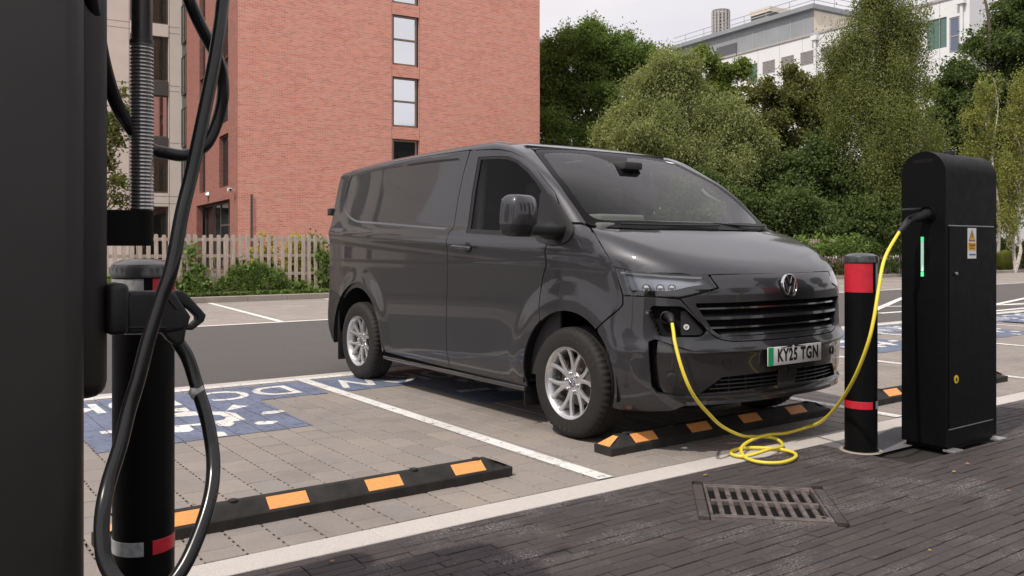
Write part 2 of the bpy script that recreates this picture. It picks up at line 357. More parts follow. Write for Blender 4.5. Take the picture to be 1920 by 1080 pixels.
def slab_mesh(name, x, y, h, bev, m, nibs=False):
    a = MB(); b = bev
    V = [(-x/2+b, -y/2+b, 0), (x/2-b, -y/2+b, 0), (x/2-b, y/2-b, 0), (-x/2+b, y/2-b, 0)]
    V += [(-x/2, -y/2, -b), (x/2, -y/2, -b), (x/2, y/2, -b), (-x/2, y/2, -b), (-x/2, -y/2, -h), (x/2, -y/2, -h), (x/2, y/2, -h), (-x/2, y/2, -h)]
    F = [(0, 1, 2, 3)]+[(i, 4+i, 4+(i+1) % 4, (i+1) % 4) for i in range(4)]+[(4+i, 8+i, 8+(i+1) % 4, 4+(i+1) % 4) for i in range(4)]
    if nibs:
        yy = -y/2+.012
        while yy < y/2-.03:
            k = len(V); V += [(x/2-.001, yy, -.003), (x/2+.0095, yy, -.003), (x/2+.0095, yy+.030, -.003), (x/2-.001, yy+.030, -.003)]; F.append((k, k+1, k+2, k+3)); yy += .055
    me = bpy.data.meshes.new(name); me.from_pydata(V, [], F); me.materials.append(m); return me
def place_blocks(name, parent, items, m, h, bev, nibs=False, jit=.0012, limit=300, nmin=5.):
    "items: (x, y, sx, sy) centre/size.  The ones that show largest are objects, the rest one joined part"
    its = []
    for (x, y, sx, sy) in items:
        v = visible(x, y)
        if v is None: continue
        its.append((sx*sy/(v[2]**3), x, y, sx, sy))
    inside = [i for i in its if visible(i[1], i[2], mx_=0, my=0)]
    inside.sort(reverse=True); singles = set(i[1:3] for i in inside[:limit]); cache = {}
    V = []; F = []
    for _, x, y, sx, sy in its:
        dz = random.uniform(-jit, jit); rx = random.gauss(0, .004); ry = random.gauss(0, .004); rz = random.gauss(0, .003)
        key = (round(sx, 3), round(sy, 3))
        if key not in cache: cache[key] = slab_mesh(name, sx, sy, h, bev, m, nibs)
        me = cache[key]
        if (x, y) in singles:
            link(name, me, parent, (x, y, dz), (rx, ry, rz))
        else:
            T = Matrix.Translation((x, y, dz)) @ Euler((rx, ry, rz)).to_matrix().to_4x4(); b = len(V)
            V += [(T @ v.co)[:] for v in me.vertices]; F += [tuple(b+i for i in p.vertices) for p in me.polygons]
    if V:
        me = bpy.data.meshes.new(name+'_field'); me.from_pydata(V, [], F); me.materials.append(m); o = link(name+'_field', me, parent); o['kind'] = 'stuff'
bay = empty('parking_bay', kind='structure')
items = []
for k in range(-24, 80):
    x0 = PX0+k*PX; par = PY/2 if k % 2 else 0
    for j in range(-1, 18):
        y0 = PY0-par+j*PY; y1 = y0+PY; y0 = max(y0, 3.362); y1 = min(y1, 7.528)
        if y1-y0 < .03: continue
        sz = y1-y0 if abs(y1-y0-PY) > .004 else PY
        items.append((x0+PX/2, (y0+y1)/2, PX-.0105, sz-.0045))
place_blocks('paver', bay, items, M['paver'], .02, .003, nibs=True, jit=.0010)
# pale granite edging strip and dark clay footway
edg = empty('kerb_strip', kind='structure')
x = -2.02
while x < 16:
    L = .92; o = link('kerbstone', slab_mesh('kerbstone', L-.003, .168, .02, .003, M['kerb']), edg, (x+L/2, 3.268, .001)); x += L
x = -8
while x < 60:
    L = .92 if x < 20 else 4.6; link('edging_block', slab_mesh('edging_block', L-.005, .155, .02, .003, M['kerb']), kg, (x+L/2, 7.612, .001)); x += L
foot = empty('footway', kind='structure')
GC = Vector((3.352, 2.619, 0)); GA = R(-44.5); gs_, gc_ = math.sin(GA), math.cos(GA)
def in_grate(x, y, m=.322):
    dx, dy = x-GC.x, y-GC.y; return abs(dx*gc_+dy*gs_) < m+.005 and abs(-dx*gs_+dy*gc_) < m
items = []; cuts = []; rh = .056; row = 0; y = 3.178
while y > .2:
    x = -2+random.uniform(-.2, 0)
    while x < 13:
        L = random.choice((.205, .205, .205, .21, .20)); cx_, cy_ = x+L/2, y-rh/2
        if row and False: pass
        blocked = in_grate(cx_, cy_) or (4.60 < cx_ < 5.66 and 2.60 < cy_ < 3.18)
        hit_ = any(in_grate(x+q, cy_+e) for q in (0, .05, .1, .15, L) for e in (-rh/2, rh/2)) or (4.60-L < x < 5.66 and 2.60-rh < cy_ < 3.2)
        if not blocked and not hit_: items.append((cx_, cy_, L-.004, rh-.0045))
        else: cuts.append((x+.002, y-rh+.0022, x+L-.002, y-.0022))
        x += L
    y -= rh; row += 1
place_blocks('clay_paver', foot, items, M['clay'], .02, .0025, jit=.0020)
def clip(poly, n, c):
    "part of a convex polygon where n.p > c"
    o = []
    for i in range(len(poly)):
        a, b = poly[i-1], poly[i]; da, db = n[0]*a[0]+n[1]*a[1]-c, n[0]*b[0]+n[1]*b[1]-c
        if (da > 0) != (db > 0): t_ = da/(da-db); o.append((a[0]+(b[0]-a[0])*t_, a[1]+(b[1]-a[1])*t_))
        if db > 0: o.append(b)
    return o
HG = .3225; ga = [((gc_, gs_), 1), ((-gc_, -gs_), 1), ((-gs_, gc_), 1), ((gs_, -gc_), 1)]
planes = [[(n_, n_[0]*GC.x+n_[1]*GC.y+HG) for n_, _ in ga], [((-1, 0), -4.603), ((1, 0), 5.657), ((0, -1), -2.838 if False else -2.60), ((0, 1), 3.18)]]
V = []; Fc = []
for q in cuts:
    pcs = [[(q[0], q[1]), (q[2], q[1]), (q[2], q[3]), (q[0], q[3])]]
    for hole_ in planes:
        new = []
        for pc in pcs:
            rest = pc
            for n_, c_ in hole_:
                w_ = clip(rest, n_, c_)
                if len(w_) > 2: new.append(w_)
                rest = clip(rest, (-n_[0], -n_[1]), -c_)
                if len(rest) < 3: break
        pcs = new
    for pc in pcs:
        ar = abs(sum(pc[i-1][0]*pc[i][1]-pc[i][0]*pc[i-1][1] for i in range(len(pc))))/2
        if ar < 2e-4: continue
        b = len(V); k = len(pc); V += [(x_, y_, 0) for x_, y_ in pc]+[(x_, y_, -.02) for x_, y_ in pc]; Fc += [tuple(range(b, b+k))]+[(b+i, b+k+i, b+k+(i+1) % k, b+(i+1) % k) for i in range(k)]
me = bpy.data.meshes.new('cut_clay_paver'); me.from_pydata(V, [], Fc); me.materials.append(M['clay']); bm = bmesh.new(); bm.from_mesh(me); bmesh.ops.recalc_face_normals(bm, faces=bm.faces); bm.to_mesh(me); bm.free()
link('cut_clay_paver', me, foot)['kind'] = 'stuff'
sheet('charger_plinth', 4.605, 2.84, 5.655, 3.178, -.001, M['slab'])
# ------------------------------------------------------------------ road markings (thin sheets above the blocks)
def flat(name, polys, m, z=.004, parent=None):
    a = MB()
    for p in polys: a.add([(x, y, z) for x, y in p], [tuple(range(len(p)))])
    me = bpy.data.meshes.new(name); me.from_pydata(a.v, [], a.f)
    for p in me.polygons:
        if p.normal.z < 0: p.flip()
    me.materials.append(m); return link(name, me, parent)
mk = empty('road_markings', kind='structure')
rect = lambda x0, y0, x1, y1: [(x0, y0), (x1, y0), (x1, y1), (x0, y1)]
for bx in (-5.14, -2.42, .30, 3.02, 5.80, 8.42, 11.14, 13.86, 16.58):
    flat('bay_line', [rect(bx-.05, 3.362, bx+.05, 7.42)], M['white_line'], .0045, mk)
flat('bay_end_line', [rect(-8, 7.425, 60, 7.527)], M['white_line'], .0045, mk)
blue = [(0, 7.36), (-.05, 6.65), (-.62, 6.655), (-.66, 5.51), (-2.0, 5.50), (-1.97, 6.65), (-2.62, 6.65), (-2.62, 7.36)]
plug = [[(1.70, 6.53), (1.88, 6.40), (1.976, 6.33), (2.02, 6.226), (2.00, 5.951), (1.912, 5.94), (1.892, 5.844), (1.84, 5.789), (1.79, 5.83), (1.793, 6.018), (1.881, 6.038), (1.912, 6.102), (1.908, 6.215), (1.85, 6.279), (1.50, 6.36), (1.50, 6.62)],
        [(1.45, 6.03), (1.788, 6.0), (1.784, 5.921), (1.623, 5.957), (1.619, 5.825), (1.574, 5.775), (1.50, 5.80), (1.40, 5.90)], [(1.40, 6.64), (1.788, 6.66), (1.778, 6.50), (1.40, 6.45)],
        [(1.705, 5.68), (1.755, 5.644), (1.743, 5.522), (1.663, 5.519)], [(1.10, 6.123), (1.40, 6.10), (1.40, 6.0), (1.099, 6.032)],
        [(1.993, 6.361), (2.117, 6.576), (2.15, 6.492), (2.199, 6.456), (2.124, 6.411), (2.036, 6.368)], [(2.159, 6.097), (2.199, 6.157), (2.328, 6.154), (2.341, 6.085), (2.268, 6.047), (2.158, 6.056)],
        [(2.009, 5.8), (2.05, 5.84), (2.146, 5.80), (2.165, 5.76), (2.10, 5.70), (2.007, 5.73)]]
for i, bx in enumerate((.30-2.72, .30, 3.02, 5.80, 8.42, 11.14, 13.86)):
    dx = bx+2.67; flat('blue_patch', [[(x+dx, y) for x, y in blue]], M['blue_paint'], .0035, mk)
    flat('plug_symbol', [[(x+bx-.30, y) for x, y in p] for p in plug], M['white_line'], .0055, mk)
    me = text_mesh('DC 50KW', .62, 0, .006, .84, sp=1.05); me.transform(Matrix.Translation((bx+1.30, 7.03, .0055)) @ Matrix.Rotation(math.pi, 4, 'Z')); me.materials.clear(); me.materials.append(M['white_line'])
    link('bay_lettering', me, mk)
# far side: bay lines, edging line, hatched area on the right
flat('far_edge_line', [rect(-60, 13.30, 110, 13.42)], M['line'], .001, mk)
for k in range(-4, 16):
    bx = 5.09+k*2.62; flat('far_bay_line', [[(bx-.055, 13.42), (bx+.055, 13.42), (bx+.49, 18.75), (bx+.38, 18.75)]], M['line'], .002, mk)
for x0, y0, x1, y1, w_ in ((13.0, 8.35, 19.5, 11.2, .07), (16.0, 9.8, 19.0, 8.3, .07), (14.5, 8.8, 20.5, 8.5, .07), (19.0, 11.0, 24, 11.6, .07), (15.0, 7.8, 26, 8.0, .07), (18.6, 8.7, 26, 10.4, .07)):
    d = Vector((x1-x0, y1-y0, 0)).normalized(); n_ = Vector((-d.y, d.x, 0))*w_
    flat('hatch_line', [[(x0-n_.x, y0-n_.y), (x1-n_.x, y1-n_.y), (x1+n_.x, y1+n_.y), (x0+n_.x, y0+n_.y)]], M['line'], .001+.0012*abs(hash((x0, y1)) % 5), mk)
# far kerb
fk = empty('far_kerb', kind='structure'); x = -12.
kme = slab_mesh('kerbstone', .912, .15, .16, .012, M['kerbgrey'])
while x < 46:
    yy = 18.88-.0*max(0, x-20); link('kerbstone', kme, fk, (x+.46, yy+random.uniform(-.004, .004), .125)); x += .918
sheet('planting_bed', -60, 18.95, 110, 60, .09, M['soil'])
# ------------------------------------------------------------------ drain grate
g = empty('drain_grate', GC, GA, label='rusty square drain grate with two rows of slots set in the dark brick footway', cat='drain grate'); g.scale = (.93, .93, 1)
a = MB(); a.box((-.285, -.285, -.0205), (.285, .285, -.0195)); a.build('pit_shade', M['matt_black'], g)  # thin black sheet stands for the darkness down in the drain
a = MB()
for s_ in (-1, 1):
    a.rbox((-.285, s_*.278-.007, -.05), (.285, s_*.278+.007, .004), .002, 1); a.rbox((s_*.278-.007, -.27, -.05), (s_*.278+.007, .27, .004), .002, 1)
a.build('frame', M['rust'], g)
a = MB()
a.rbox((-.266, -.266, -.035), (.266, -.240, .002), .002, 1); a.rbox((-.266, .240, -.035), (.266, .266, .002), .002, 1); a.rbox((-.266, -.012, -.035), (.266, .012, .002), .002, 1)
a.build('cross_bar', M['rust'], g)
for i in range(9):
    xb = -.225+i*.0565; a = MB(); a.rbox((xb-.0125, -.239, -.014), (xb+.0115, -.0125, .0025), .003, 1); a.build('bar', M['rust'], g); a = MB(); a.rbox((xb-.0125, .0125, -.014), (xb+.0125, .239, .0025), .003, 1); a.build('bar', M['rust'], g)
a = MB(); a.lathe([(.018, .003), (.026, .005), (.034, .002)], 24, Matrix.Translation((.240, -.236, 0))); a.build('key_ring', M['rust'], g)
for s_ in (-1, 1):
    for k in (-1, 1):
        for (aa, bb) in (((k*.145-.14, s_*.318-.026), (k*.145+.14, s_*.318+.026)), ((s_*.318-.026, k*.145-.14), (s_*.318+.026, k*.145+.14))):
            cxx, cyy = (aa[0]+bb[0])/2, (aa[1]+bb[1])/2
            if abs(cyy) < .29: link('surround_brick', slab_mesh('surround_brick', .052, .27, .02, .003, M['clay']), g, (cxx, cyy, .001))
            else: link('surround_brick', slab_mesh('surround_brick', .285, .052, .02, .003, M['clay']), g, (cxx, cyy, .001))
# ------------------------------------------------------------------ wheel stops
def wheel_stop(x0, x1, label, offs=(.20, .68, 1.17, 1.66)):
    L = x1-x0; o = empty('wheel_stop', (x0, 3.765, 0), label=label, cat='wheel stop', group='rubber wheel stops along the charging bays')
    n = 40; V = []
    prof = [(-.076, 0), (-.078, .044), (-.074, .050), (-.012, .0985), (-.005, .100), (.022, .100), (.029, .098), (.070, .052), (.075, .045), (.072, 0)]
    a = MB(); xs = [0, .004, .055, .12, .17, L-.17, L-.12, L-.055, L-.004, L]
    for xx in xs:
        e = min(xx, L-xx); k = min(1, .5+e/.12*.5) if e < .12 else 1
        kz = 1. if e >= .12 else .50+.50*(e/.12)
        for (yy, zz) in prof: V.append((xx, yy, min(zz, .1*kz)))
    m_ = len(prof); F = [(i*m_+j, (i+1)*m_+j, (i+1)*m_+j+1, i*m_+j+1) for i in range(len(xs)-1) for j in range(m_-1)]
    F += [tuple(range(m_))[::-1], tuple(range((len(xs)-1)*m_, len(xs)*m_))]
    a.add(V, F); a.build('block', M['stop_rubber'], o)
    sl = math.atan2(.0485, .062)
    for i in range(4):
        xx = offs[i]
        MM = Matrix.Translation((xx, -.0432, .0748)) @ Matrix.Rotation(sl, 4, 'X'); a = MB(); a.rbox((0, -.034, -.002), (.185, .034, .0022), .001, 1, MM); a.build('reflector', M['orange'], o)
        MM = Matrix.Translation((xx, .0500, .0755)) @ Matrix.Rotation(-math.atan2(.046, .041), 4, 'X'); a = MB(); a.rbox((0, -.026, -.002), (.185, .026, .0022), .001, 1, MM); a.build('reflector', M['orange'], o)
    for e in (0, 1):
        a = MB(); xe = .006 if e == 0 else L-.006; s_ = 1 if e == 0 else -1
        a.add([(xe, -.052, .0535), (xe, .052, .0535), (xe+s_*.095, .022, .0955), (xe+s_*.095, -.022, .0955)], [(0, 1, 2, 3)])
        a.build('end_reflector', M['orange'] if e == 0 else M['stop_rubber'], o)
    for xx in (.12+.06, .55, L-.55, L-.18):
        a = MB(); a.cyl(.021, .098, .107, 20, Matrix.Translation((xx, .0, 0)), .002); a.build('bolt_cap', M['stop_rubber'], o)
    return o
wheel_stop(.66, 2.655, 'black rubber wheel stop with orange reflectors in the empty bay left of the van', (.22, .69, 1.17, 1.65))
wheel_stop(3.355, 5.46, 'black rubber wheel stop with orange reflectors under the front of the van')
wheel_stop(6.03, 8.12, 'black rubber wheel stop partly hidden behind the slim charging post')
wheel_stop(8.98, 11.1, 'rubber wheel stop at the right edge beyond the slim charging post')

# ---- body surface of the van
def sstep(a,b,t):
    t=np.clip((t-a)/(b-a),0,1); return t*t*(3-2*t)
def pchip(xs,ys):
    xs=np.array(xs,float);ys=np.array(ys,float)
    h=np.diff(xs);d=np.diff(ys)/h;m=np.zeros(len(xs))
    for i in range(1,len(xs)-1):
        if d[i-1]*d[i]>0: m[i]=2*d[i-1]*d[i]/(d[i-1]+d[i])
    m[0]=d[0];m[-1]=d[-1]
    def f(x):
        x=np.asarray(x,float); xc=np.clip(x,xs[0],xs[-1])
        i=np.clip(np.searchsorted(xs,xc)-1,0,len(xs)-2)
        t=(xc-xs[i])/h[i]
        v=(1+2*t)*(1-t)**2*ys[i]+t*(1-t)**2*h[i]*m[i]+t*t*(3-2*t)*ys[i+1]+t*t*(t-1)*h[i]*m[i+1]
        return v+np.where(x>xs[-1],(x-xs[-1])*m[-1],0)+np.where(x<xs[0],(x-xs[0])*m[0],0)
    return f
def rmax(a,b,r):
    u=np.maximum(a+r,0);v=np.maximum(b+r,0)
    return np.minimum(np.maximum(a,b),-r)+np.sqrt(u*u+v*v)
def smooth(sig,xs,ys):
    "monotone curve through the points, then softened so that reflections run without kinks"
    f=pchip(xs,ys); a,b=xs[0]-3*sig,xs[-1]+3*sig; n=900; g=np.linspace(a,b,n); v=f(g); st=g[1]-g[0]
    k=np.arange(-int(3*sig/st),int(3*sig/st)+1)*st; w=np.exp(-.5*(k/sig)**2); w/=w.sum(); m=len(k)//2
    vp=np.concatenate([v[0]+(v[0]-v[1])*np.arange(m,0,-1),v,v[-1]+(v[-1]-v[-2])*np.arange(1,m+1)]); v=np.convolve(vp,w,'valid')
    s0=(v[1]-v[0])/st; s1=(v[-1]-v[-2])/st
    return lambda x: np.interp(x,g,v)+np.where(np.asarray(x)<a,(np.asarray(x)-a)*s0,0)+np.where(np.asarray(x)>b,(np.asarray(x)-b)*s1,0)
# half width by height (relative to crease height), metres
WZ=smooth(.016,[.20,.27,.32,.42,.55,.75,.95,1.06,1.12,1.152,1.178,1.22,1.30,1.36,1.42,1.9,2.1],
         [.90,.955,.970,.985,.989,.984,.979,.978,.984,.995,.993,.976,.956,.947,.938,.872,.84])
FACE=smooth(.012,[.15,.22,.28,.36,.45,.56,.60,.635,.675,.76,.88,.950,.975,1.05,1.10,1.2],
           [-.80,-.865,-.895,-.925,-.945,-.950,-.960,-.948,-.930,-.922,-.920,-.919,-.910,-.876,-.845,-.75])
HOOD=smooth(.05,[-1.1,-.95,-.85,-.75,-.6,-.45,-.3,-.1,.2],[.99,1.045,1.085,1.13,1.195,1.255,1.305,1.355,1.41])
WS=smooth(.04,[1.15,1.30,1.45,1.6,1.75,1.90,2.0,2.1],[-.53,-.315,-.085,.16,.42,.70,.90,1.10])
ROOF=smooth(.12,[-.2,.5,.9,1.5,2.3,3.0,3.7,4.2],[1.935,1.975,1.995,2.01,2.005,1.99,1.962,1.93])
REAR=smooth(.05,[.2,.35,.5,.8,1.2,1.5,1.8,2.0],[3.78,3.87,3.90,3.87,3.86,3.85,3.83,3.80])
def W(y,z):
    cr=1.165+.045*(np.clip(y,-1,4)+.135)   # crease height rises rearwards
    zz=z-(cr-1.165)*sstep(.85,1.12,z)*(1-.75*sstep(1.45,1.9,z))
    w=WZ(zz)
    w=w-.05*sstep(2.6,3.9,y)*1.0-.02*sstep(3.3,3.9,y)
    w=w-.035*sstep(.3,-.9,y)*sstep(.2,1.1,z)
    # wheel-arch flares
    for cy,cz,r0 in ((0,.36,.455),(3.0,.36,.465)):
        d=np.sqrt((y-cy)**2+(z-cz)**2*.96)-r0
        w=w+.010*(1-sstep(.05,.19,d))*sstep(-.2,0,d+.2)*sstep(.15,.35,z)
    # slight door hollow
    w=w-.007*np.exp(-((z-.50)/.15)**2)*sstep(.55,.8,y)*(1-sstep(2.35,2.6,y))
    return w
def F(x,y,z):
    ax=np.sqrt(x*x+.0004)
    gs=(ax-W(y,z))
    k=.235*(ax/.9)**2.6
    fs=(FACE(z)+k-y)
    hood=(z-HOOD(np.minimum(y,.25)-.03*(ax/.9)**2)+.022*(ax/.9)**3)*.92
    ws=(WS(z)+(.15-.12*sstep(1.28,1.72,z))*(ax/.8)**2.2-y)*.52
    roof=z-ROOF(y)+.022*(ax/.8)**2
    rear=y-REAR(z)+.05*(ax/.9)**2
    low=rmax(rmax(gs,fs,.26),hood,.06)
    up=rmax(rmax(rmax(ws,roof,.10),gs,.055),rear,.05)
    up=np.maximum(up,1.1-z)
    low2=rmax(low,rear,.06)
    a,b=low2,up
    kk=.02
    h=np.clip(.5+.5*(b-a)/kk,0,1)
    m=b*(1-h)+a*h-kk*h*(1-h)
    return np.maximum(m,.16-z)
def grad(x,y,z,e=.002):
    g=np.stack([F(x+e,y,z)-F(x-e,y,z),F(x,y+e,z)-F(x,y-e,z),F(x,y,z+e)-F(x,y,z-e)],-1)
    return g/np.maximum(np.linalg.norm(g,axis=-1,keepdims=True),1e-9)
def cast(o,d,tmax=12.,n=0,t0=0.):
    """march rays o+t*d onto the body: points (N,3) and hit mask"""
    d=np.array(d,float); o=np.broadcast_to(np.asarray(o,float),d.shape); N=len(d)
    t=np.full(N,float(t0)); act=np.arange(N); lo=t.copy(); hit=np.zeros(N,bool)
    for _ in range(220):
        if not len(act): break
        p=o[act]+d[act]*t[act,None]; v=F(p[:,0],p[:,1],p[:,2]); ins=v<0
        hit[act[ins]]=True; keep=~ins
        a=act[keep]; lo[a]=t[a]; t[a]=t[a]+np.maximum(v[keep]*.55,.006); act=a[t[a]<tmax]
    h=np.where(hit)[0]; a=lo[h].copy(); b=t[h].copy()
    for _ in range(18):
        m=(a+b)/2; p=o[h]+d[h]*m[:,None]; v=F(p[:,0],p[:,1],p[:,2])<0
        b=np.where(v,m,b); a=np.where(v,a,m)
    P=np.full((N,3),np.nan); P[h]=o[h]+d[h]*b[:,None]
    return P,hit

# ------------------------------------------------------------------ the van: panels are cut out of one implicit body surface
def norm(v): v = np.array(v, float); return v/np.linalg.norm(v)
def resample(P, step, closed=True):
    P = np.array(P, float); Q = [*P, P[0]] if closed else [*P]; o = []
    for a, b in zip(Q[:-1], Q[1:]):
        n = max(1, int(round(np.linalg.norm(b-a)/step)))
        for i in range(n): o.append(a+(b-a)*i/n)
    if not closed: o.append(Q[-1])
    return np.array(o)
def chaikin(P, it=1):
    for _ in range(it):
        Q = np.roll(P, -1, 0); P = np.stack([.75*P+.25*Q, .25*P+.75*Q], 1).reshape(-1, 2)
    return P
def soften(P, r):
    "round corners of a closed 2D polygon by clipping at most r along each side"
    P = np.array(P, float); o = []; n = len(P)
    for i in range(n):
        a, b, c = P[i-1], P[i], P[(i+1) % n]; la = np.linalg.norm(a-b); lc = np.linalg.norm(c-b)
        if la < 1e-6 or lc < 1e-6: continue
        ra = min(r, la*.45); rc = min(r, lc*.45); p = b+(a-b)/la*ra; q = b+(c-b)/lc*rc
        for t in (0, .25, .5, .75, 1): o.append((1-t)**2*p+2*t*(1-t)*b+t*t*q)
    return np.array(o)
def inside(P, X):
    x, y = X[:, 0], X[:, 1]; r = np.zeros(len(X), bool); n = len(P)
    for i in range(n):
        x1, y1 = P[i]; x2, y2 = P[(i+1) % n]
        if y1 == y2: continue
        c = ((y1 > y) != (y2 > y)) & (x < (x2-x1)*(y-y1)/(y2-y1)+x1); r ^= c
    return r
def dist_poly(P, X):
    d = np.full(len(X), 1e9)
    for i in range(len(P)):
        a = P[i]; b = P[(i+1) % len(P)]; ab = b-a; t = np.clip(((X-a)@ab)/max(ab@ab, 1e-12), 0, 1); d = np.minimum(d, np.linalg.norm(X-a-t[:, None]*ab, axis=1))
    return d
def area2(P): x, y = P[:, 0], P[:, 1]; return .5*np.sum(x*np.roll(y, -1)-np.roll(x, -1)*y)
def offset_poly(P, d):
    if area2(P) < 0: P = P[::-1]
    e = np.roll(P, -1, 0)-P; e = e/np.maximum(np.linalg.norm(e, axis=1)[:, None], 1e-9); n = np.stack([-e[:, 1], e[:, 0]], 1); m = n+np.roll(n, 1, 0)
    m = m/np.maximum(np.linalg.norm(m, axis=1)[:, None], .3); return P+m*d
class Basis:
    def __init__(s, d, up=(0, 0, 1), o=(0, 0, 0)):
        s.d = norm(d); up = np.array(up, float); s.e1 = norm(np.cross(s.d, up)); s.e2 = norm(np.cross(s.e1, s.d)); s.o = np.array(o, float)
    def to2(s, P): P = np.atleast_2d(np.array(P, float))-s.o; return np.stack([P@s.e1, P@s.e2], 1)
    def to3(s, X): return s.o+X[:, :1]*s.e1+X[:, 1:]*s.e2
SIDE = Basis((1, 0, 0)); FRONT = Basis((0, 1, 0)); TOP = Basis((0, 0, -1), (0, 1, 0)); WSB = Basis((0, .57, -.82)); CORNER = Basis((.62, .78, 0)); HOODB = Basis((.42, .42, -.80)); BACK = Basis((0, -1, 0))
def side(pts): return [(-1., y, z) for y, z in pts]
def front(pts): return [(x, -1., z) for x, z in pts]
NE = .007
def panel(name, parent, m, basis, outline, holes=(), gap=.0022, depth=.016, step=.028, bstep=.016, r=.012, inset=0., mirror=False, rad=None, both=False, seam0=False, only=0, ne=0):
    """outline/holes: lists of 3D points near the body; the patch inside them, cast onto the body surface, becomes a sheet with folded edges.
    both: also joins the mirrored half.  mirror: builds the mirrored twin as its own object."""
    loops = [resample(soften(basis.to2(outline), r), bstep)]+[resample(soften(basis.to2(h), r), bstep) for h in holes]
    if gap: loops = [offset_poly(loops[0], gap)]+[offset_poly(h, -gap)[::-1] for h in loops[1:]]
    lo, hi = loops[0].min(0), loops[0].max(0)
    gx = np.arange(lo[0], hi[0], step); gy = np.arange(lo[1], hi[1], step*.87); G = []
    for j, yv in enumerate(gy): G.append(np.stack([gx+(step/2 if j % 2 else 0), np.full(len(gx), yv)], 1))
    G = np.concatenate(G) if len(G) else np.zeros((0, 2)); ok = inside(loops[0], G)
    for h in loops[1:]: ok &= ~inside(h, G)
    G = G[ok]
    if len(G):
        d = dist_poly(loops[0], G)
        for h in loops[1:]: d = np.minimum(d, dist_poly(h, G))
        G = G[d > step*.45]
    pts = np.concatenate(loops+[G]); edges = []; b = 0
    for l in loops: edges += [(b+i, b+(i+1) % len(l)) for i in range(len(l))]; b += len(l)
    vo, _, fo, _, _, _ = delaunay_2d_cdt([Vector(p) for p in pts], edges, [], 0, 1e-6)
    X = np.array([(v.x, v.y) for v in vo]); T = np.array([f for f in fo if len(f) == 3]); c = X[T].mean(1); ok = inside(loops[0], c)
    for h in loops[1:]: ok &= ~inside(h, c)
    T = T[ok]
    P3 = basis.to3(X); S = P3-basis.d*(6.0+(P3@basis.d)[:, None]); P, hit = cast(S, np.broadcast_to(basis.d, S.shape), tmax=12.)
    if not hit.all():
        good = np.where(hit)[0]
        for i in np.where(~hit)[0]:
            k = good[np.argmin(np.linalg.norm(X[good]-X[i], axis=1))]; P[i] = P[k]
    N = grad(P[:, 0], P[:, 1], P[:, 2], ne or NE)
    if both or seam0:
        z0 = np.abs(P[:, 0]) < .0075; P[z0, 0] = 0; N[z0, 0] = 0
    if inset: P = P-N*inset
    # orientation
    a, b_, c_ = P[T[:, 0]], P[T[:, 1]], P[T[:, 2]]; fn = np.cross(b_-a, c_-a); fl = (fn*N[T[:, 0]]).sum(1) < 0; T[fl] = T[fl][:, ::-1]
    V = [*P]; NN = [*N]; Fc = [tuple(int(q) for q in t_) for t_ in T]
    if depth:
        cnt = {}
        for t_ in T:
            for i in range(3):
                e = (int(t_[i]), int(t_[(i+1) % 3])); cnt[e] = 1
        bd = [e for e in cnt if (e[1], e[0]) not in cnt]
        if both or seam0: bd = [e for e in bd if not (abs(P[e[0]][0]) < .004 and abs(P[e[1]][0]) < .004)]
        idx = {}
        for e in bd:
            for q in e:
                if q not in idx: idx[q] = []
                idx[q].append(e)
        nv = {}
        for q, es in idx.items():
            t_ = sum((P[e[1]]-P[e[0]] for e in es), np.zeros(3)); o_ = np.cross(t_, N[q]); o_ = o_/max(np.linalg.norm(o_), 1e-9)
            k = len(V); nv[q] = k
            V += [P[q]+o_*.0012-N[q]*.0014, P[q]+o_*.0012-N[q]*depth]; NN += [norm(o_*.8+N[q]*.2), o_]
        for a_, b2 in bd:
            i, j = nv[a_], nv[b2]; Fc += [(b2, a_, i, j), (j, i, i+1, j+1)]
    V = np.array(V); NN = np.array(NN)
    def mk_(sx, nm):
        VV = V*np.array([sx, 1, 1]); N2 = NN*np.array([sx, 1, 1]); FF = [f[::-1] for f in Fc] if sx < 0 else Fc
        if both:
            n0 = len(VV); VV = np.concatenate([VV, VV*np.array([-1, 1, 1])]); N2 = np.concatenate([N2, N2*np.array([-1, 1, 1])]); FF = FF+[tuple(n0+i for i in f[::-1]) for f in FF]
        me = bpy.data.meshes.new(nm); me.from_pydata([tuple(v) for v in VV], [], FF)
        me.polygons.foreach_set('use_smooth', [True]*len(me.polygons)); me.materials.append(m)
        me.normals_split_custom_set_from_vertices([tuple(n_) for n_ in N2]); return link(nm, me, parent)
    if only: return mk_(only, name)
    o = mk_(1, name)
    if mirror:
        o2 = mk_(-1, name); return o, o2
    return o
VX, VY = 4.43, 4.203
van = empty('van', (VX, VY, 0), label='dark grey metallic panel van plugged in with a yellow cable', cat='van')
circ = lambda cy, cz, r, a0, a1, n=22, ry=1.: [(cy+r*ry*math.cos(R(a0+(a1-a0)*i/n)), cz+r*math.sin(R(a0+(a1-a0)*i/n))) for i in range(n+1)]
FA = circ(0, .36, .443, 192, -12); RA = [(3.0+(.475*(1.07 if math.cos(R(a)) > 0 else 1))*math.cos(R(a)), .36+.475*math.sin(R(a))) for a in np.linspace(-8, 188, 24)]
def A2(c, r, lo, hi, n=20): return [(c[0]+r*math.cos(R(a)), c[1]+r*math.sin(R(a))) for a in np.linspace(lo, hi, n)]
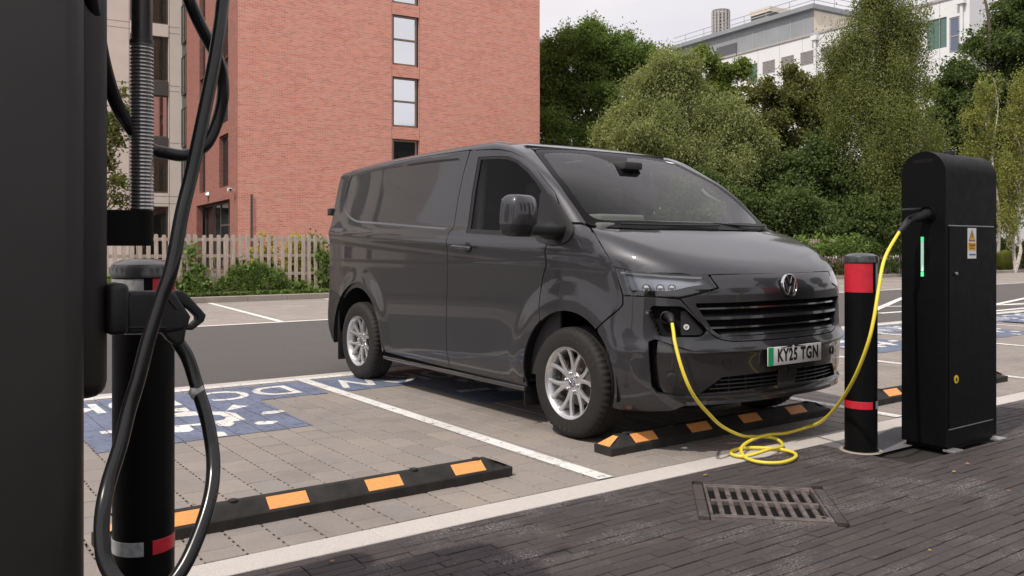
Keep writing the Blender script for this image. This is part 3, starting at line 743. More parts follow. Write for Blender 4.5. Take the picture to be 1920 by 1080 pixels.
door_o = [(1.290, 1.932), (1.345, 1.76), (1.372, 1.56), (1.380, 1.345), (1.425, 1.315), (1.428, 1.20), (1.438, 1.0), (1.445, .74), (1.452, .56), (1.448, .42), (1.430, .275), (.45, .262)] + \
    A2((0, .36), .450, -11, 54, 10)[0:] + [(.281, .80), (.279, .90), (.262, 1.0), (.215, 1.10), (.207, 1.215), (.185, 1.24), (.035, 1.357), (.152, 1.475), (.218, 1.564), (.315, 1.635), (.46, 1.738), (.602, 1.819), (.748, 1.874), (.889, 1.902), (1.10, 1.921)]
win_o = [(1.169, 1.873), (.90, 1.858), (.776, 1.843), (.655, 1.806), (.519, 1.738), (.379, 1.640), (.253, 1.536), (.15, 1.44), (.075, 1.36), (.19, 1.263), (.70, 1.285), (1.190, 1.308), (1.190, 1.593)]
win_g = [(1.136, 1.853), (.90, 1.838), (.776, 1.823), (.665, 1.788), (.532, 1.716), (.40, 1.622), (.335, 1.565), (.330, 1.31), (.70, 1.318), (1.156, 1.336), (1.156, 1.593)]
doors = panel('door', van, M['paint'], SIDE, side(door_o), [side(win_o)], mirror=True)
fr_ = panel('window_frame', doors[0], M['black_plastic'], SIDE, side(win_o), [side(win_g)], gap=.001, inset=.004, step=.04)
gl_ = panel('window_pane', doors[0], M['side_glass'], SIDE, side(win_g), gap=0, depth=0, inset=.012, step=.05)
for src in (fr_, gl_):
    me = src.data.copy(); me.transform(Matrix.Scale(-1, 4, (1, 0, 0))); me.flip_normals(); link(src.name.split('.')[0], me, doors[1])
stamp = [(3.448, 1.893), (2.668, 1.912), (1.903, 1.903), (1.400, 1.890), (1.405, 1.757), (1.415, 1.566), (1.455, 1.335), (1.965, 1.364), (2.499, 1.397), (3.119, 1.431), (3.293, 1.471), (3.465, 1.543), (3.50, 1.60), (3.495, 1.743)]
st_in = stamp
side_o = [(1.300, 1.934), (1.352, 1.76), (1.379, 1.56), (1.387, 1.350), (1.432, 1.318), (1.435, 1.20), (1.445, 1.0), (1.452, .74), (1.459, .56), (1.455, .42), (1.437, .275), (2.53, .300)] + RA[::-1][1:] [:0] + \
    [(3.0-.475*math.cos(R(a)), .36+.475*math.sin(R(a))) for a in np.linspace(-7, 90, 14)] + [(3.0+.50*math.cos(R(a)), .36+.475*math.sin(R(a))) for a in np.linspace(84, 50, 5)] + [(3.42, .728), (3.60, .77), (3.82, .79)] + \
    [(3.83, 1.0), (3.81, 1.25), (3.79, 1.5), (3.755, 1.8), (3.72, 1.885), (3.3, 1.925), (2.6, 1.945), (1.9, 1.945)]
panel('side_panel', van, M['paint'], SIDE, side(side_o), [[tuple(q) for q in SIDE.to3(resample(soften(SIDE.to2(side(stamp)), .06), .02))]], mirror=True, gap=.0, depth=.010)
def ring_wall(name, parent, m, basis, A_, B_, din):
    "sloping wall between two matching 2D outlines, the inner one sunk by din"
    o = []
    for X in (A_, B_):
        P3 = basis.to3(X); S = P3-basis.d*(3.0+(P3@basis.d)[:, None]); P, hit = cast(S, np.broadcast_to(basis.d, S.shape), tmax=7.); o.append((P, grad(P[:, 0], P[:, 1], P[:, 2])))
    (PA, NA), (PB, NB) = o; PB = PB-NB*din; PA = PA-NA*.0005; n = len(PA)
    for sx in (1, -1):
        V = np.concatenate([PA, PB])*np.array([sx, 1, 1]); me = bpy.data.meshes.new(name); Fr = [(i, (i+1) % n, n+(i+1) % n, n+i) for i in range(n)]
        me.from_pydata([tuple(v) for v in V], [], Fr if sx < 0 else [f[::-1] for f in Fr])
        me.polygons.foreach_set('use_smooth', [True]*n); me.materials.append(m); link(name, me, parent)
ra = resample(soften(SIDE.to2(side(stamp)), .06), .02); 
if area2(ra) < 0: ra = ra[::-1]
rb = offset_poly(ra, .017)
inp = [tuple(q) for q in SIDE.to3(rb)]
panel('side_inset', van, M['paint'], SIDE, inp, mirror=True, inset=.010, gap=0, r=.001, depth=.004, bstep=.03)
ring_wall('inset_edge', van, M['paint'], SIDE, ra, rb, .010)
fender_o = A2((0, .36), .443, 128, 54, 16) + [(.274, .80), (.272, .90), (.255, 1.0), (.208, 1.10), (.199, 1.215), (.18, 1.235), (.028, 1.352), (-.018, 1.347), (-.056, 1.347), (-.083, 1.337), (-.124, 1.3205), (-.204, 1.2766), (-.264, 1.2306), (-.316, 1.1856), (-.363, 1.138), (-.397, 1.090), (-.425, 1.03), (-.466, .919), (-.469, .865), (-.436, .834), (-.395, .804), (-.356, .773), (-.319, .746)]
panel('wing', van, M['paint'], SIDE, side(fender_o), mirror=True)
hd = [(-.888, -.126, 1.3215), (-.924, -.206, 1.2766), (-.942, -.266, 1.2306), (-.954, -.318, 1.1856), (-.9585, -.365, 1.138), (-.9510, -.400, 1.090), (-.92, -.515, 1.076), (-.875, -.602, 1.068), (-.79, -.69, 1.058), (-.685, -.77, 1.052), (-.589, -.806, 1.052), (-.45, -.838, 1.052), (-.313, -.862, 1.052), (-.15, -.873, 1.053), (0, -.877, 1.053)]+[(0., float(y), float(HOOD(y)+.055*0)) for y in np.linspace(-.85, -.33, 14)]+[(0, -.308, float(HOOD(-.308))), (-.14, -.302, 1.306), (-.35, -.285, 1.306), (-.555, -.252, 1.307), (-.72, -.20, 1.312), (-.82, -.162, 1.318)]
panel('bonnet', van, M['paint'], HOODB, hd, both=True, r=.006, gap=.0018, ne=.03)
# front face: mask round the grille, bumper, lamps
tip = [(-.30, 1.046), (-.45, 1.045), (-.572, 1.043), (-.568, 1.018), (-.541, .965), (-.68, .930), (-.765, .907), (-.70, .82), (-.62, .719), (-.575, .685), (-.544, .671), (-.482, .661), (-.39, .658), (-.2, .656)]
mask = [(0, 1.047)]+tip+[(0, .655)]+[(-x, z) for x, z in tip[::-1]]
gr = [(-.693, .880), (-.64, .800), (-.590, .725), (-.555, .700), (-.500, .689), (-.384, .687)]
grille = [(0, .884), (-.35, .882)]+gr+[(0, .686)]+[(-x, z) for x, z in gr[::-1]]+[(.35, .882)]
panel('front_panel', van, M['paint'], FRONT, front(mask), [front(grille)], r=.012, depth=.03)
P_ = lambda pts: [(x, y, z) for x, y, z in pts]
bump = [(0, -.95, .652), (-.2, -.94, .653), (-.39, -.92, .655), (-.482, -.90, .657), (-.546, -.884, .667), (-.578, -.86, .680), (-.623, -.845, .715), (-.703, -.81, .816), (-.768, -.757, .903), (-.827, -.691, .912), (-.90, -.588, .915), (-.943, -.470, .917), (-.945, -.473, .865), (-.955, -.440, .832), (-.965, -.399, .801), (-.976, -.360, .770), (-.981, -.323, .743), (-.984, -.288, .712)] + \
    [(-.99, 0-.447*math.cos(R(a)), .36+.447*math.sin(R(a))) for a in np.linspace(48, -14, 12)] + [(-.938, -.40, .242), (-.86, -.60, .250), (-.785, -.71, .262), (-.740, -.76, .292), (-.55, -.84, .296), (-.343, -.884, .296), (0, -.90, .296)]
ins_o = [(0, -.95, .602), (-.39, -.92, .598), (-.60, -.87, .604), (-.728, -.82, .612), (-.80, -.76, .640), (-.872, -.66, .676), (-.895, -.63, .66), (-.901, -.637, .60), (-.898, -.645, .50), (-.889, -.650, .404), (-.865, -.669, .366), (-.803, -.735, .352), (-.686, -.805, .342), (-.40, -.89, .334), (0, -.92, .334)]
port = [(-.880, -.624, .846), (-.868, -.637, .864), (-.765, -.756, .864), (-.745, -.772, .852), (-.632, -.843, .728), (-.648, -.84, .704), (-.681, -.829, .690), (-.845, -.699, .692), (-.858, -.68, .70)]
bump_c = bump+[ins_o[-1]]+ins_o[::-1][1:]
panel('bumper', van, M['paint'], CORNER, bump_c, [port], r=.008, bstep=.012, step=.022, depth=.028, seam0=True, only=1)
panel('bumper', van, M['paint'], CORNER, bump_c, r=.008, bstep=.014, step=.026, depth=.028, seam0=True, only=-1)
panel('charging_flap', van, M['paint'], CORNER, port, r=.008, only=-1)
insp = [(0, -.95, .604), (-.39, -.92, .600), (-.60, -.87, .606), (-.728, -.82, .614), (-.80, -.76, .642), (-.862, -.67, .672), (-.868, -.66, .60), (-.862, -.665, .50), (-.853, -.675, .404), (-.835, -.69, .364), (-.79, -.74, .350), (-.686, -.805, .340), (-.40, -.89, .332), (0, -.92, .332)]
lowg = [(-.536, -.884, .452), (-.30, -.93, .459), (-.085, -.944, .463), (-.080, -.927, .362), (-.40, -.89, .354), (-.665, -.815, .350)]
panel('lower_panel', van, M['gloss'], CORNER, insp, [lowg], r=.008, both=True, inset=.022, gap=.0, depth=.02, bstep=.014)
panel('intake_backing', van, M['matt_black'], CORNER, ins_o, r=.01, both=True, inset=.075, gap=0, depth=0, step=.06, bstep=.04)
panel('grille_backing', van, M['matt_black'], FRONT, front(grille), inset=.085, gap=-.02, depth=0, step=.06, bstep=.04)
def on_front(x, z):
    P, h = cast(np.array([[x, -3., z]]), np.array([[0., 1., 0.]]), tmax=5, n=400); n_ = grad(P[:, 0], P[:, 1], P[:, 2]); return P[0], n_[0]
def bar(name, parent, m, xs, zc, h, d, ins, top=0.):
    "bar following the front face at height zc: h tall, d deep, its outer face ins behind the body surface"
    V = []; 
    for x in xs:
        z = zc(x) if callable(zc) else zc
        p, n_ = on_front(x, z); n_ = norm([n_[0], n_[1], 0]); a = p-n_*ins; b = a-n_*d
        V += [(a[0], a[1], z-h/2), (a[0]-n_[0]*.003, a[1]-n_[1]*.003, z+h/2), (b[0], b[1], z+h/2+top), (b[0], b[1], z-h/2+top*.4)]
    n = len(xs); F = [(i*4+j, (i+1)*4+j, (i+1)*4+(j+1) % 4, i*4+(j+1) % 4) for i in range(n-1) for j in range(4)]+[(0, 1, 2, 3), (n*4-4, n*4-1, n*4-2, n*4-3)]
    a = MB(); a.add(V, F, True); return a.build(name, m, parent)
X_ = lambda a, b, n=31: np.linspace(a, b, n)
bar('grille_slat', van, M['gloss'], X_(-.664, .664), .849, .010, .045, .020)
bar('grille_slat', van, M['paint'], X_(-.640, .640), .793, .016, .060, .004, top=.020)
bar('grille_slat', van, M['gloss'], X_(-.598, .598), .737, .010, .045, .020)
bar('grille_slat', van, M['paint'], X_(-.54, .54), .696, .012, .060, .004, top=.014)
for s_ in (-1, 1):
    for z in (.432, .408, .384):
        xe = -.52-(.452-z)*1.2
        a, b = (xe, -.088) if s_ < 0 else (.088, -xe)
        bar('intake_slat', van, M['black_plastic'], X_(a, b, 12), z, .006, .03, .035)
    for x in (-.46, -.34, -.21):
        p, n_ = on_front(s_*x, .40); a = MB(); a.box((p[0]-.004, p[1]+.045, .352), (p[0]+.004, p[1]+.065, .458)); a.build('intake_rib', M['black_plastic'], van)
bar('lip', van, M['paint'], X_(-.735, .735), .312, .030, .05, -.004, top=.02)
def strip(name, parent, m, A_, B_, n, k, mirror=True):
    def rs(P, n):
        P = np.array(P, float); d = np.r_[0, np.cumsum(np.linalg.norm(np.diff(P, axis=0), axis=1))]; t_ = np.linspace(0, d[-1], n); return np.stack([np.interp(t_, d, P[:, i]) for i in range(3)], 1)
    a, b = rs(A_, n), rs(B_, n); G = (a[:, None]*(1-np.linspace(0, 1, k)[None, :, None])+b[:, None]*np.linspace(0, 1, k)[None, :, None]).reshape(-1, 3)
    for _ in range(12):
        g_ = grad(G[:, 0], G[:, 1], G[:, 2]); G = G-g_*np.clip(F(G[:, 0], G[:, 1], G[:, 2]), -.03, .03)[:, None]*.8
    N = grad(G[:, 0], G[:, 1], G[:, 2]); Fc = [(i*k+j, i*k+j+1, (i+1)*k+j+1, (i+1)*k+j) for i in range(n-1) for j in range(k-1)]
    f0 = Fc[0]; fn = np.cross(G[f0[1]]-G[f0[0]], G[f0[2]]-G[f0[0]])
    if fn@N[0] < 0: Fc = [f[::-1] for f in Fc]
    # folded edges
    V = [*G]; NN = [*N]
    for side_ in (0, k-1):
        ids = [i*k+side_ for i in range(n)]; b0 = len(V); V += [G[i]-N[i]*.014 for i in ids]; NN += [N[i] for i in ids]
        for q in range(n-1):
            f = (ids[q], ids[q+1], b0+q+1, b0+q); Fc.append(f if side_ else f[::-1])
    for sx in ((1, -1) if mirror else (1,)):
        me = bpy.data.meshes.new(name); me.from_pydata([tuple(np.array(v)*[sx, 1, 1]) for v in V], [], [f[::-1] for f in Fc] if sx < 0 else Fc)
        me.polygons.foreach_set('use_smooth', [True]*len(Fc)); me.materials.append(m); me.normals_split_custom_set_from_vertices([tuple(np.array(v)*[sx, 1, 1]) for v in NN]); link(name, me, parent)
pa = [(-.875, 1.293, 1.944), (-.874, 1.10, 1.931), (-.873, .889, 1.910), (-.870, .748, 1.881), (-.868, .598, 1.824), (-.882, .455, 1.743), (-.904, .311, 1.640), (-.910, .214, 1.569), (-.918, .148, 1.480), (-.936, .024, 1.362)]
pb = [(-.70, 1.293, 1.995), (-.70, 1.10, 1.99), (-.70, .90, 1.965), (-.70, .775, 1.925), (-.712, .70, 1.89), (-.754, .593, 1.830), (-.838, .331, 1.678), (-.864, .145, 1.537), (-.868, .022, 1.430), (-.878, -.066, 1.352)]
strip('windscreen_pillar', van, M['paint'], pa, pb, 60, 10)
# windscreen with printed border
gl = [(-.706, .681, 1.880), (-.750, .584, 1.825), (-.834, .322, 1.673), (-.859, .137, 1.532), (-.862, .017, 1.425), (-.873, -.073, 1.347), (-.80, -.134, 1.332), (-.555, -.230, 1.322), (-.30, -.268, 1.322), (0, -.284, 1.322)]
gt = [(0, .792, 1.937), (-.30, .785, 1.932), (-.50, .770, 1.921), (-.62, .752, 1.910), (-.68, .725, 1.898)]
gi = [(-.672, .635, 1.855), (-.775, .345, 1.690), (-.808, .130, 1.535), (-.818, .010, 1.430), (-.800, -.045, 1.390), (-.76, -.075, 1.377), (-.694, -.10, 1.373), (-.30, -.19, 1.366), (0, -.21, 1.365)]
gti = [(0, .50, 1.795), (-.055, .50, 1.80), (-.125, .63, 1.868), (-.20, .70, 1.900), (-.40, .71, 1.898), (-.56, .69, 1.885), (-.64, .665, 1.872)]
mir = lambda L: [(-x, y, z) for x, y, z in L[::-1] if abs(x) > 1e-6]
full = gt+gl; full = full[:-1]+[gl[-1]]+[(-x, y, z) for x, y, z in (gt[1:]+gl[:-1])[::-1]]
fin = gti+gi; fin = fin[:-1]+[gi[-1]]+[(-x, y, z) for x, y, z in (gti[1:]+gi[:-1])[::-1]]
t = NT('windscreen_border'); t.set(col=(.009, .009, .009), rough=.3, spec=.05); M['frit'] = t.m
panel('windscreen_border', van, M['frit'], WSB, full, [fin], r=.03, gap=.001, depth=.006, inset=.002, step=.05)
panel('windscreen', van, M['windscreen'], WSB, fin, r=.015, gap=0, depth=0, inset=.003, step=.05)
# roof
rf = [(-.698, 1.296, 2.), (-.698, .90, 2.), (-.698, .79, 2.), (-.675, .745, 2.), (-.61, .765, 2.), (-.45, .785, 2.), (-.25, .80, 2.), (0, .806, 2.)]
panel('roof', van, M['paint'], TOP, rf+[(-x, y, z) for x, y, z in rf[::-1][1:]], r=.01, step=.05, bstep=.03)
def fan(name, parent, m, ys, zfun, k=40):
    V = []; 
    for y in ys:
        z1 = zfun(y); S = np.array([[-1.6, y, z1]]); P, _ = cast(S, np.array([[1., 0, 0]]), tmax=2, n=300, t0=.2); c0 = np.array([0, y, 1.15]); a0 = math.atan2(P[0][2]-1.15, P[0][0])
        an = np.linspace(a0, math.pi-a0, k); D = -np.stack([np.cos(an), np.zeros(k), np.sin(an)], 1); Q, _ = cast(c0-D*1.6, D, tmax=1.55, n=360); V.append(Q)
    V = np.concatenate(V); N = grad(V[:, 0], V[:, 1], V[:, 2]); n = len(ys)
    Fc = [(i*k+j, (i+1)*k+j, (i+1)*k+j+1, i*k+j+1) for i in range(n-1) for j in range(k-1)]
    f0 = Fc[k//2]; fn = np.cross(V[f0[1]]-V[f0[0]], V[f0[2]]-V[f0[0]])
    if fn@N[f0[0]] < 0: Fc = [f[::-1] for f in Fc]
    me = bpy.data.meshes.new(name); me.from_pydata([tuple(v) for v in V], [], Fc); me.polygons.foreach_set('use_smooth', [True]*len(Fc)); me.materials.append(m)
    me.normals_split_custom_set_from_vertices([tuple(v) for v in N]); return link(name, me, parent)
ty = [1.290, 1.9, 2.6, 3.3, 3.72, 3.9]; tz = [1.938, 1.947, 1.947, 1.927, 1.889, 1.86]
fan('roof', van, M['paint'], [1.301, 1.32]+list(np.linspace(1.36, 3.70, 50))+[3.73, 3.75, 3.765, 3.775], lambda y: float(np.interp(y, ty, tz))+.002)
panel('rear_door', van, M['paint'], BACK, [(-.82, 4, .50), (-.84, 4, 1.3), (-.80, 4, 1.86), (-.01, 4, 1.93), (-.01, 4, .50)], mirror=True, step=.06)
panel('rear_bumper', van, M['black_plastic'], Basis((.7, -.7, 0)), [(-.93, 3.44, .28), (-.935, 3.44, .45), (-.93, 3.43, .60), (-.925, 3.42, .728), (-.92, 3.60, .77), (-.88, 3.83, .785), (-.60, 3.9, .60), (0, 3.9, .50), (0, 3.9, .30), (-.7, 3.88, .28), (-.90, 3.75, .27)], both=True, step=.05)
a = MB(); 
for z in (1.55, .95): a = MB(); a.rbox((-.895, 3.775, z-.035), (-.835, 3.868, z+.035), .006); a.build('hinge', M['black_plastic'], van)
# lamps
hl = [(-.952, -.403, 1.086), (-.92, -.517, 1.072), (-.875, -.600, 1.064), (-.79, -.69, 1.054), (-.685, -.768, 1.048), (-.592, -.804, 1.047), (-.576, -.824, 1.018), (-.552, -.842, .970), (-.61, -.82, .953), (-.68, -.795, .938), (-.765, -.752, .916), (-.827, -.692, .917), (-.90, -.588, .920), (-.944, -.472, .922)]
hlp = panel('headlight', van, M['lens'], CORNER, hl, r=.006, gap=.003, depth=0, mirror=True)
small = lambda L, k: [tuple(np.array(L).mean(0)+(np.array(p)-np.array(L).mean(0))*k) for p in L]
t = NT('lamp_reflector'); t.set(col=(.42, .44, .48), metal=.85, rough=.28); M['reflector'] = t.m
t = NT('lamp_trim'); t.set(col=(.015, .015, .017), rough=.2); M['lamptrim'] = t.m
for s_, par in ((1, hlp[0]), (-1, hlp[1])):
    panel('lamp_housing', par, M['reflector'], CORNER, hl, r=.006, gap=.006, depth=0, inset=.055, only=s_)
    panel('lamp_seal', par, M['lamptrim'], CORNER, hl, [small(hl, .955)], r=.006, gap=.0025, depth=.058, inset=.001, only=s_)
    # dark lower trim and light guides
    lt = [(-.945, -.50, .930), (-.94, -.52, .955), (-.80, -.69, .955), (-.70, -.76, .985), (-.60, -.81, 1.0), (-.565, -.83, .99), (-.556, -.84, .972), (-.68, -.795, .941), (-.765, -.752, .92), (-.90, -.588, .923)]
    panel('lamp_trim', par, M['lamptrim'], CORNER, lt, r=.004, gap=.003, depth=.02, inset=.022, only=s_)
    for (x, y, z, r_) in ((-.885, -.60, .965, .024), (-.835, -.665, .965, .024), (-.785, -.71, .967, .022)):
        x *= s_; n_ = norm([x*.9, -.75, 0]); MM = frame((x-n_[0]*.028, y-n_[1]*.028, z), (n_[1], -n_[0], 0), (0, 0, 1)); MM2 = Matrix.Translation(Vector(n_)*0) @ MM
        a = MB(); a.lathe([(r_, -.02), (r_, .012), (r_*.86, .014), (r_*.8, .002), (.0, .006)], 20, MM); a.lathe([(r_, .02), (r_, -.012), (r_*.86, -.014), (r_*.8, -.002), (.0, -.006)], 20, MM); a.build('lamp_module', M['chrome'], par)
    V_ = [(-.935, -.44, 1.05), (-.90, -.54, 1.045), (-.85, -.615, 1.04), (-.78, -.68, 1.032), (-.70, -.745, 1.028), (-.62, -.785, 1.024)]
    a = MB(); a.tube([(x*s_*.985, y+.012, z) for x, y, z in spline(V_, 5)], .007, 8); a.build('light_guide', M['white'], par)
# number plate
pl_ = link('number_plate', MB().rbox((-.26, -.0035, -.0555), (.26, .0035, .0555), .003, 2).mesh('number_plate', M['white']), van, (.02, -.953, .556))
M['plate'] = simple('plate_white', (.60, .60, .60), .35, var=.03); pl_.data.materials[0] = M['plate']
a = MB(); a.rbox((-.2585, -.0048, -.0545), (-.210, -.0036, .0545), .0006, 1); a.build('green_flash', M['plate_green'], pl_)
YF = lambda x, z, y=-.0040: frame((x, y, z), (1, 0, 0), (0, 0, 1))
add_text('registration', 'KY25 TGN', .104, M['ink'], pl_, YF(.028, -.001), bold=.0034, sx=.76, extr=.0008, sp=1.12)
for o_ in (-.09, .085): pass
# round emblem with the two letters
em = empty('emblem', (0, -.925, .972)); em.parent = van; em.rotation_euler = (R(-6), 0, 0)
a = MB(); MM = frame((0, 0, 0), (1, 0, 0), (0, 0, 1)); a.lathe([(0, -.002), (.066, -.002), (.066, .006), (0, .006)], 40, MM); a.build('disc', M['lamptrim'], em)
a = MB(); MM = frame((0, -.006, 0), (1, 0, 0), (0, 0, 1)); a.lathe([(.060, .0), (.062, .004), (.066, .005), (.0695, .003), (.0695, -.012), (.060, -.012), (.060, 0)], 48, MM); a.build('rim_ring', M['chrome'], em)
def strokes(name, segs, w_, m, parent, y=-.0105, dy=.005):
    a = MB()
    for (x0, z0), (x1, z1) in segs:
        d = Vector((x1-x0, 0, z1-z0)); L = d.length; a.rbox((0, -w_/2, -dy/2), (L, w_/2, dy/2), .001, 1, frame((x0, y, z0), d, (-d.z, 0, d.x)))
    return a.build(name, m, parent)
strokes('letter_v', [((-.024, .054), (0, .006)), ((.024, .054), (0, .006))], .0085, M['chrome'], em)
strokes('letter_w', [((-.052, .027), (-.022, -.052)), ((-.022, -.052), (0, -.008)), ((0, -.008), (.022, -.052)), ((.022, -.052), (.052, .027))], .0085, M['chrome'], em)
# sensors, fog cap ring
for x, z, r_ in ((-.505, .538, .030), (.52, .538, .030), (-.76, .43, .017)):
    p, n_ = on_front(x, z); a = MB(); MM = frame((p[0]-n_[0]*.020, p[1]-n_[1]*.020, z), (-n_[1], n_[0], 0), (0, 0, 1)); a.lathe([(r_*.80, -.002), (r_*.84, -.004), (r_*.96, -.004), (r_, -.001), (r_, .004)], 28, MM); a.lathe([(r_*.80, .002), (r_*.84, .004), (r_*.96, .004), (r_, .001), (r_, -.004)], 28, MM); a.build('sensor', M['gloss'], van)
# charging port
pc = np.array([-.775, -.70, .785]); po = empty('charging_port', (0, 0, 0)); po.parent = van
panel('port_tray', po, M['matt_black'], CORNER, port, gap=-.004, inset=.05, depth=0, r=.008, step=.05, only=1)
portb = [(-.76, -.76, .835), (-.735, -.78, .835), (-.645, -.84, .72), (-.66, -.83, .702), (-.76, -.76, .702)]
panel('port_cover', po, M['black_plastic'], CORNER, portb, gap=0, inset=.028, depth=.02, r=.006, step=.04, only=1)
p, n_ = on_front(-.735, .745); no = norm([n_[0], n_[1], 0]); MM = frame((p[0]-no[0]*.024, p[1]-no[1]*.024, .745), (-no[1], no[0], 0), (0, 0, 1))
a = MB(); a.lathe([(.0095, 0), (.0095, .003), (.016, .003), (.016, 0)], 24, MM @ Matrix.Rotation(0, 4, 'X')); a.lathe([(.0095, 0), (.0095, -.003), (.016, -.003), (.016, 0)], 24, MM); a.build('port_ring', M['white'], po)
a = MB(); a.rbox((-.0015, .0, -.003), (.0015, .009, .003), .0005, 1, MM); a.lathe([(.005, 0), (.005, .0035), (.0065, .0035), (.0065, -.0035), (.005, -.0035)], 20, MM); a.build('port_symbol', M['white'], po)
q = norm([-.74, -.66, .10]); base = Vector((-.800, -.680, .800)); MM = frame(base, (q[1], -q[0], 0), np.cross(q, [q[1], -q[0], 0])); MM = frame(base, (-q[1], q[0], 0), (0, 0, 1))
a = MB(); a.lathe([(.036, -.02), (.036, .02), (.030, .022), (.028, .0), (0, 0)], 26, MM); a.lathe([(.036, .02), (.036, -.02), (.030, -.022), (.028, 0)], 26, MM); a.build('socket', M['black_plastic'], po)
a = MB(); V_ = [(-.880, -.624, .850), (-.861, -.678, .697), (-.876, -.690, .700), (-.960, -.692, .826), (-.955, -.67, .838)]; n_ = Vector(norm(np.cross(np.array(V_[1])-V_[0], np.array(V_[3])-V_[0])))*.005
a.add([tuple(Vector(v)+n_) for v in V_]+[tuple(Vector(v)-n_) for v in V_], [(0, 1, 2, 3, 4), (9, 8, 7, 6, 5)]+[(i, i+5, (i+1) % 5+5, (i+1) % 5) for i in range(5)]); a.build('port_flap', M['paint'], po)
a = MB()
for k in range(6):
    t_ = k/5; c0 = Vector(V_[0]).lerp(Vector(V_[1]), .08+t_*.8)+n_*1.6*(-1 if n_.y > 0 else 1); c1 = Vector(V_[4]).lerp(Vector(V_[2]), .1+t_*.8)+n_*1.6*(-1 if n_.y > 0 else 1); a.tube([c0, c0.lerp(c1, .8)], .004, 6)
a.build('flap_rib', M['black_plastic'], po)
a = MB(); MM = frame((-.850, -.770, .462), (.72, -.68, 0), (0, 0, 1)); a.lathe([(0, .022), (.026, .022), (.031, .016), (.033, -.02), (.033, -.024), (0, -.024)], 28, MM @ Matrix.Rotation(0, 4, 'Z')); a.build('dust_cap', M['black_plastic'], po)
a = MB(); a.tube(spline([(-.80, -.715, .70), (-.822, -.755, .66), (-.832, -.760, .58), (-.850, -.768, .52), (-.846, -.768, .487)], 5), .0016, 6); a.build('tether', M['black_plastic'], po)
# mirrors
def mirror_(s_):
    o = empty('wing_mirror', (0, 0, 0)); o.parent = van
    S = lambda L: [(x*s_, y, z) for x, y, z in L]
    mo = [(.020, 1.362), (.15, 1.480), (.255, 1.553), (.342, 1.568), (.338, 1.30), (.31, 1.245), (.16, 1.212), (.05, 1.218), (-.015, 1.250), (-.035, 1.29), (-.02, 1.33)]
    panel('mirror_base', o, M['black_plastic'], SIDE, side(mo), gap=0, inset=-.012, depth=.03, r=.02, only=s_)
    a = MB()
    for (c, sx, sy, sz) in (((-1.02, .11, 1.305), .11, .075, .055),):
        bm = bmesh.new(); bmesh.ops.create_icosphere(bm, subdivisions=3, radius=1)
        for v in bm.verts: v.co = Vector((c[0]+v.co.x*sx, c[1]+v.co.y*sy, c[2]+v.co.z*sz))
        bm.verts.index_update(); a.add([(v.co.x*s_, v.co.y, v.co.z) for v in bm.verts], [[v.index for v in f.verts] for f in bm.faces], True); bm.free()
    a.rbox((min(-1.23*s_, -.95*s_), .035, 1.277), (max(-1.23*s_, -.95*s_), .155, 1.345), .022, 3); a.build('mirror_arm', M['black_plastic'], o)
    def head(z0, z1, m, nm, grow):
        bm = bmesh.new(); bmesh.ops.create_cube(bm, size=1); bmesh.ops.subdivide_edges(bm, edges=bm.edges[:], cuts=11, use_grid_fill=True)
        sx, sy, sz = .118+grow, .078+grow, .130+grow
        for v in bm.verts:
            p = v.co*2; n = 4.2; l = (abs(p.x)**n+abs(p.y)**n+abs(p.z)**n)**(1/n); p = p/l
            f = 1-.22*max(0, -p.y)*(abs(p.x)**2)
            v.co = Vector((p.x*sx*(1-.05*p.z), p.y*sy*f, p.z*sz)); 
            if p.y < 0: v.co.y -= .02*(1-p.x**2)*(1-p.z**2)
        bmesh.ops.bisect_plane(bm, geom=bm.verts[:]+bm.edges[:]+bm.faces[:], plane_co=(0, 0, z0), plane_no=(0, 0, -1), clear_outer=True) if z0 is not None else None
        bmesh.ops.bisect_plane(bm, geom=bm.verts[:]+bm.edges[:]+bm.faces[:], plane_co=(0, 0, z1), plane_no=(0, 0, 1), clear_outer=True) if z1 is not None else None
        bm.verts.index_update(); b = MB(); b.add([v.co[:] for v in bm.verts], [[v.index for v in f.verts] for f in bm.faces], True); bm.free()
        ob = b.build(nm, m, o, (-1.272*s_, .115, 1.398)); ob.rotation_euler = (R(3), 0, R(14)*s_); return ob
    head(-.055, None, M['paint'], 'mirror_cap', .002); head(None, -.055, M['black_plastic'], 'mirror_shell', 0); head(None, None, M['black_plastic'], 'mirror_housing', -.004)
    a = MB(); a.rbox((-.085, .066, -.10), (.085, .074, .10), .002, 1); g_ = a.build('mirror_glass', M['chrome'], o, (-1.272*s_, .115, 1.398)); g_.rotation_euler = (R(3), 0, R(14)*s_)
mirror_(1)
# door handles
for s_, d in ((1, doors[0]), (-1, doors[1])):
    h = empty('door_handle', (0, 0, 0)); h.parent = d
    a = MB(); P0 = [(-1.018, 1.315, 1.203), (-1.034, 1.27, 1.206), (-1.036, 1.18, 1.202), (-1.034, 1.10, 1.197), (-1.018, 1.055, 1.192)]; a.tube([(x*s_, y, z) for x, y, z in spline(P0, 5)], .0145, 12); a.build('grip', M['paint'], h)
    a = MB(); a.lathe([(0, .0), (.032, .002), (.038, .0), (.038, -.02)], 24, frame((-1.004*s_, 1.13, 1.200), (0, 1, 0), (0, 0, 1)) if s_ < 0 else frame((-1.004, 1.13, 1.200), (0, -1, 0), (0, 0, 1))); a.build('cup', M['black_plastic'], h)
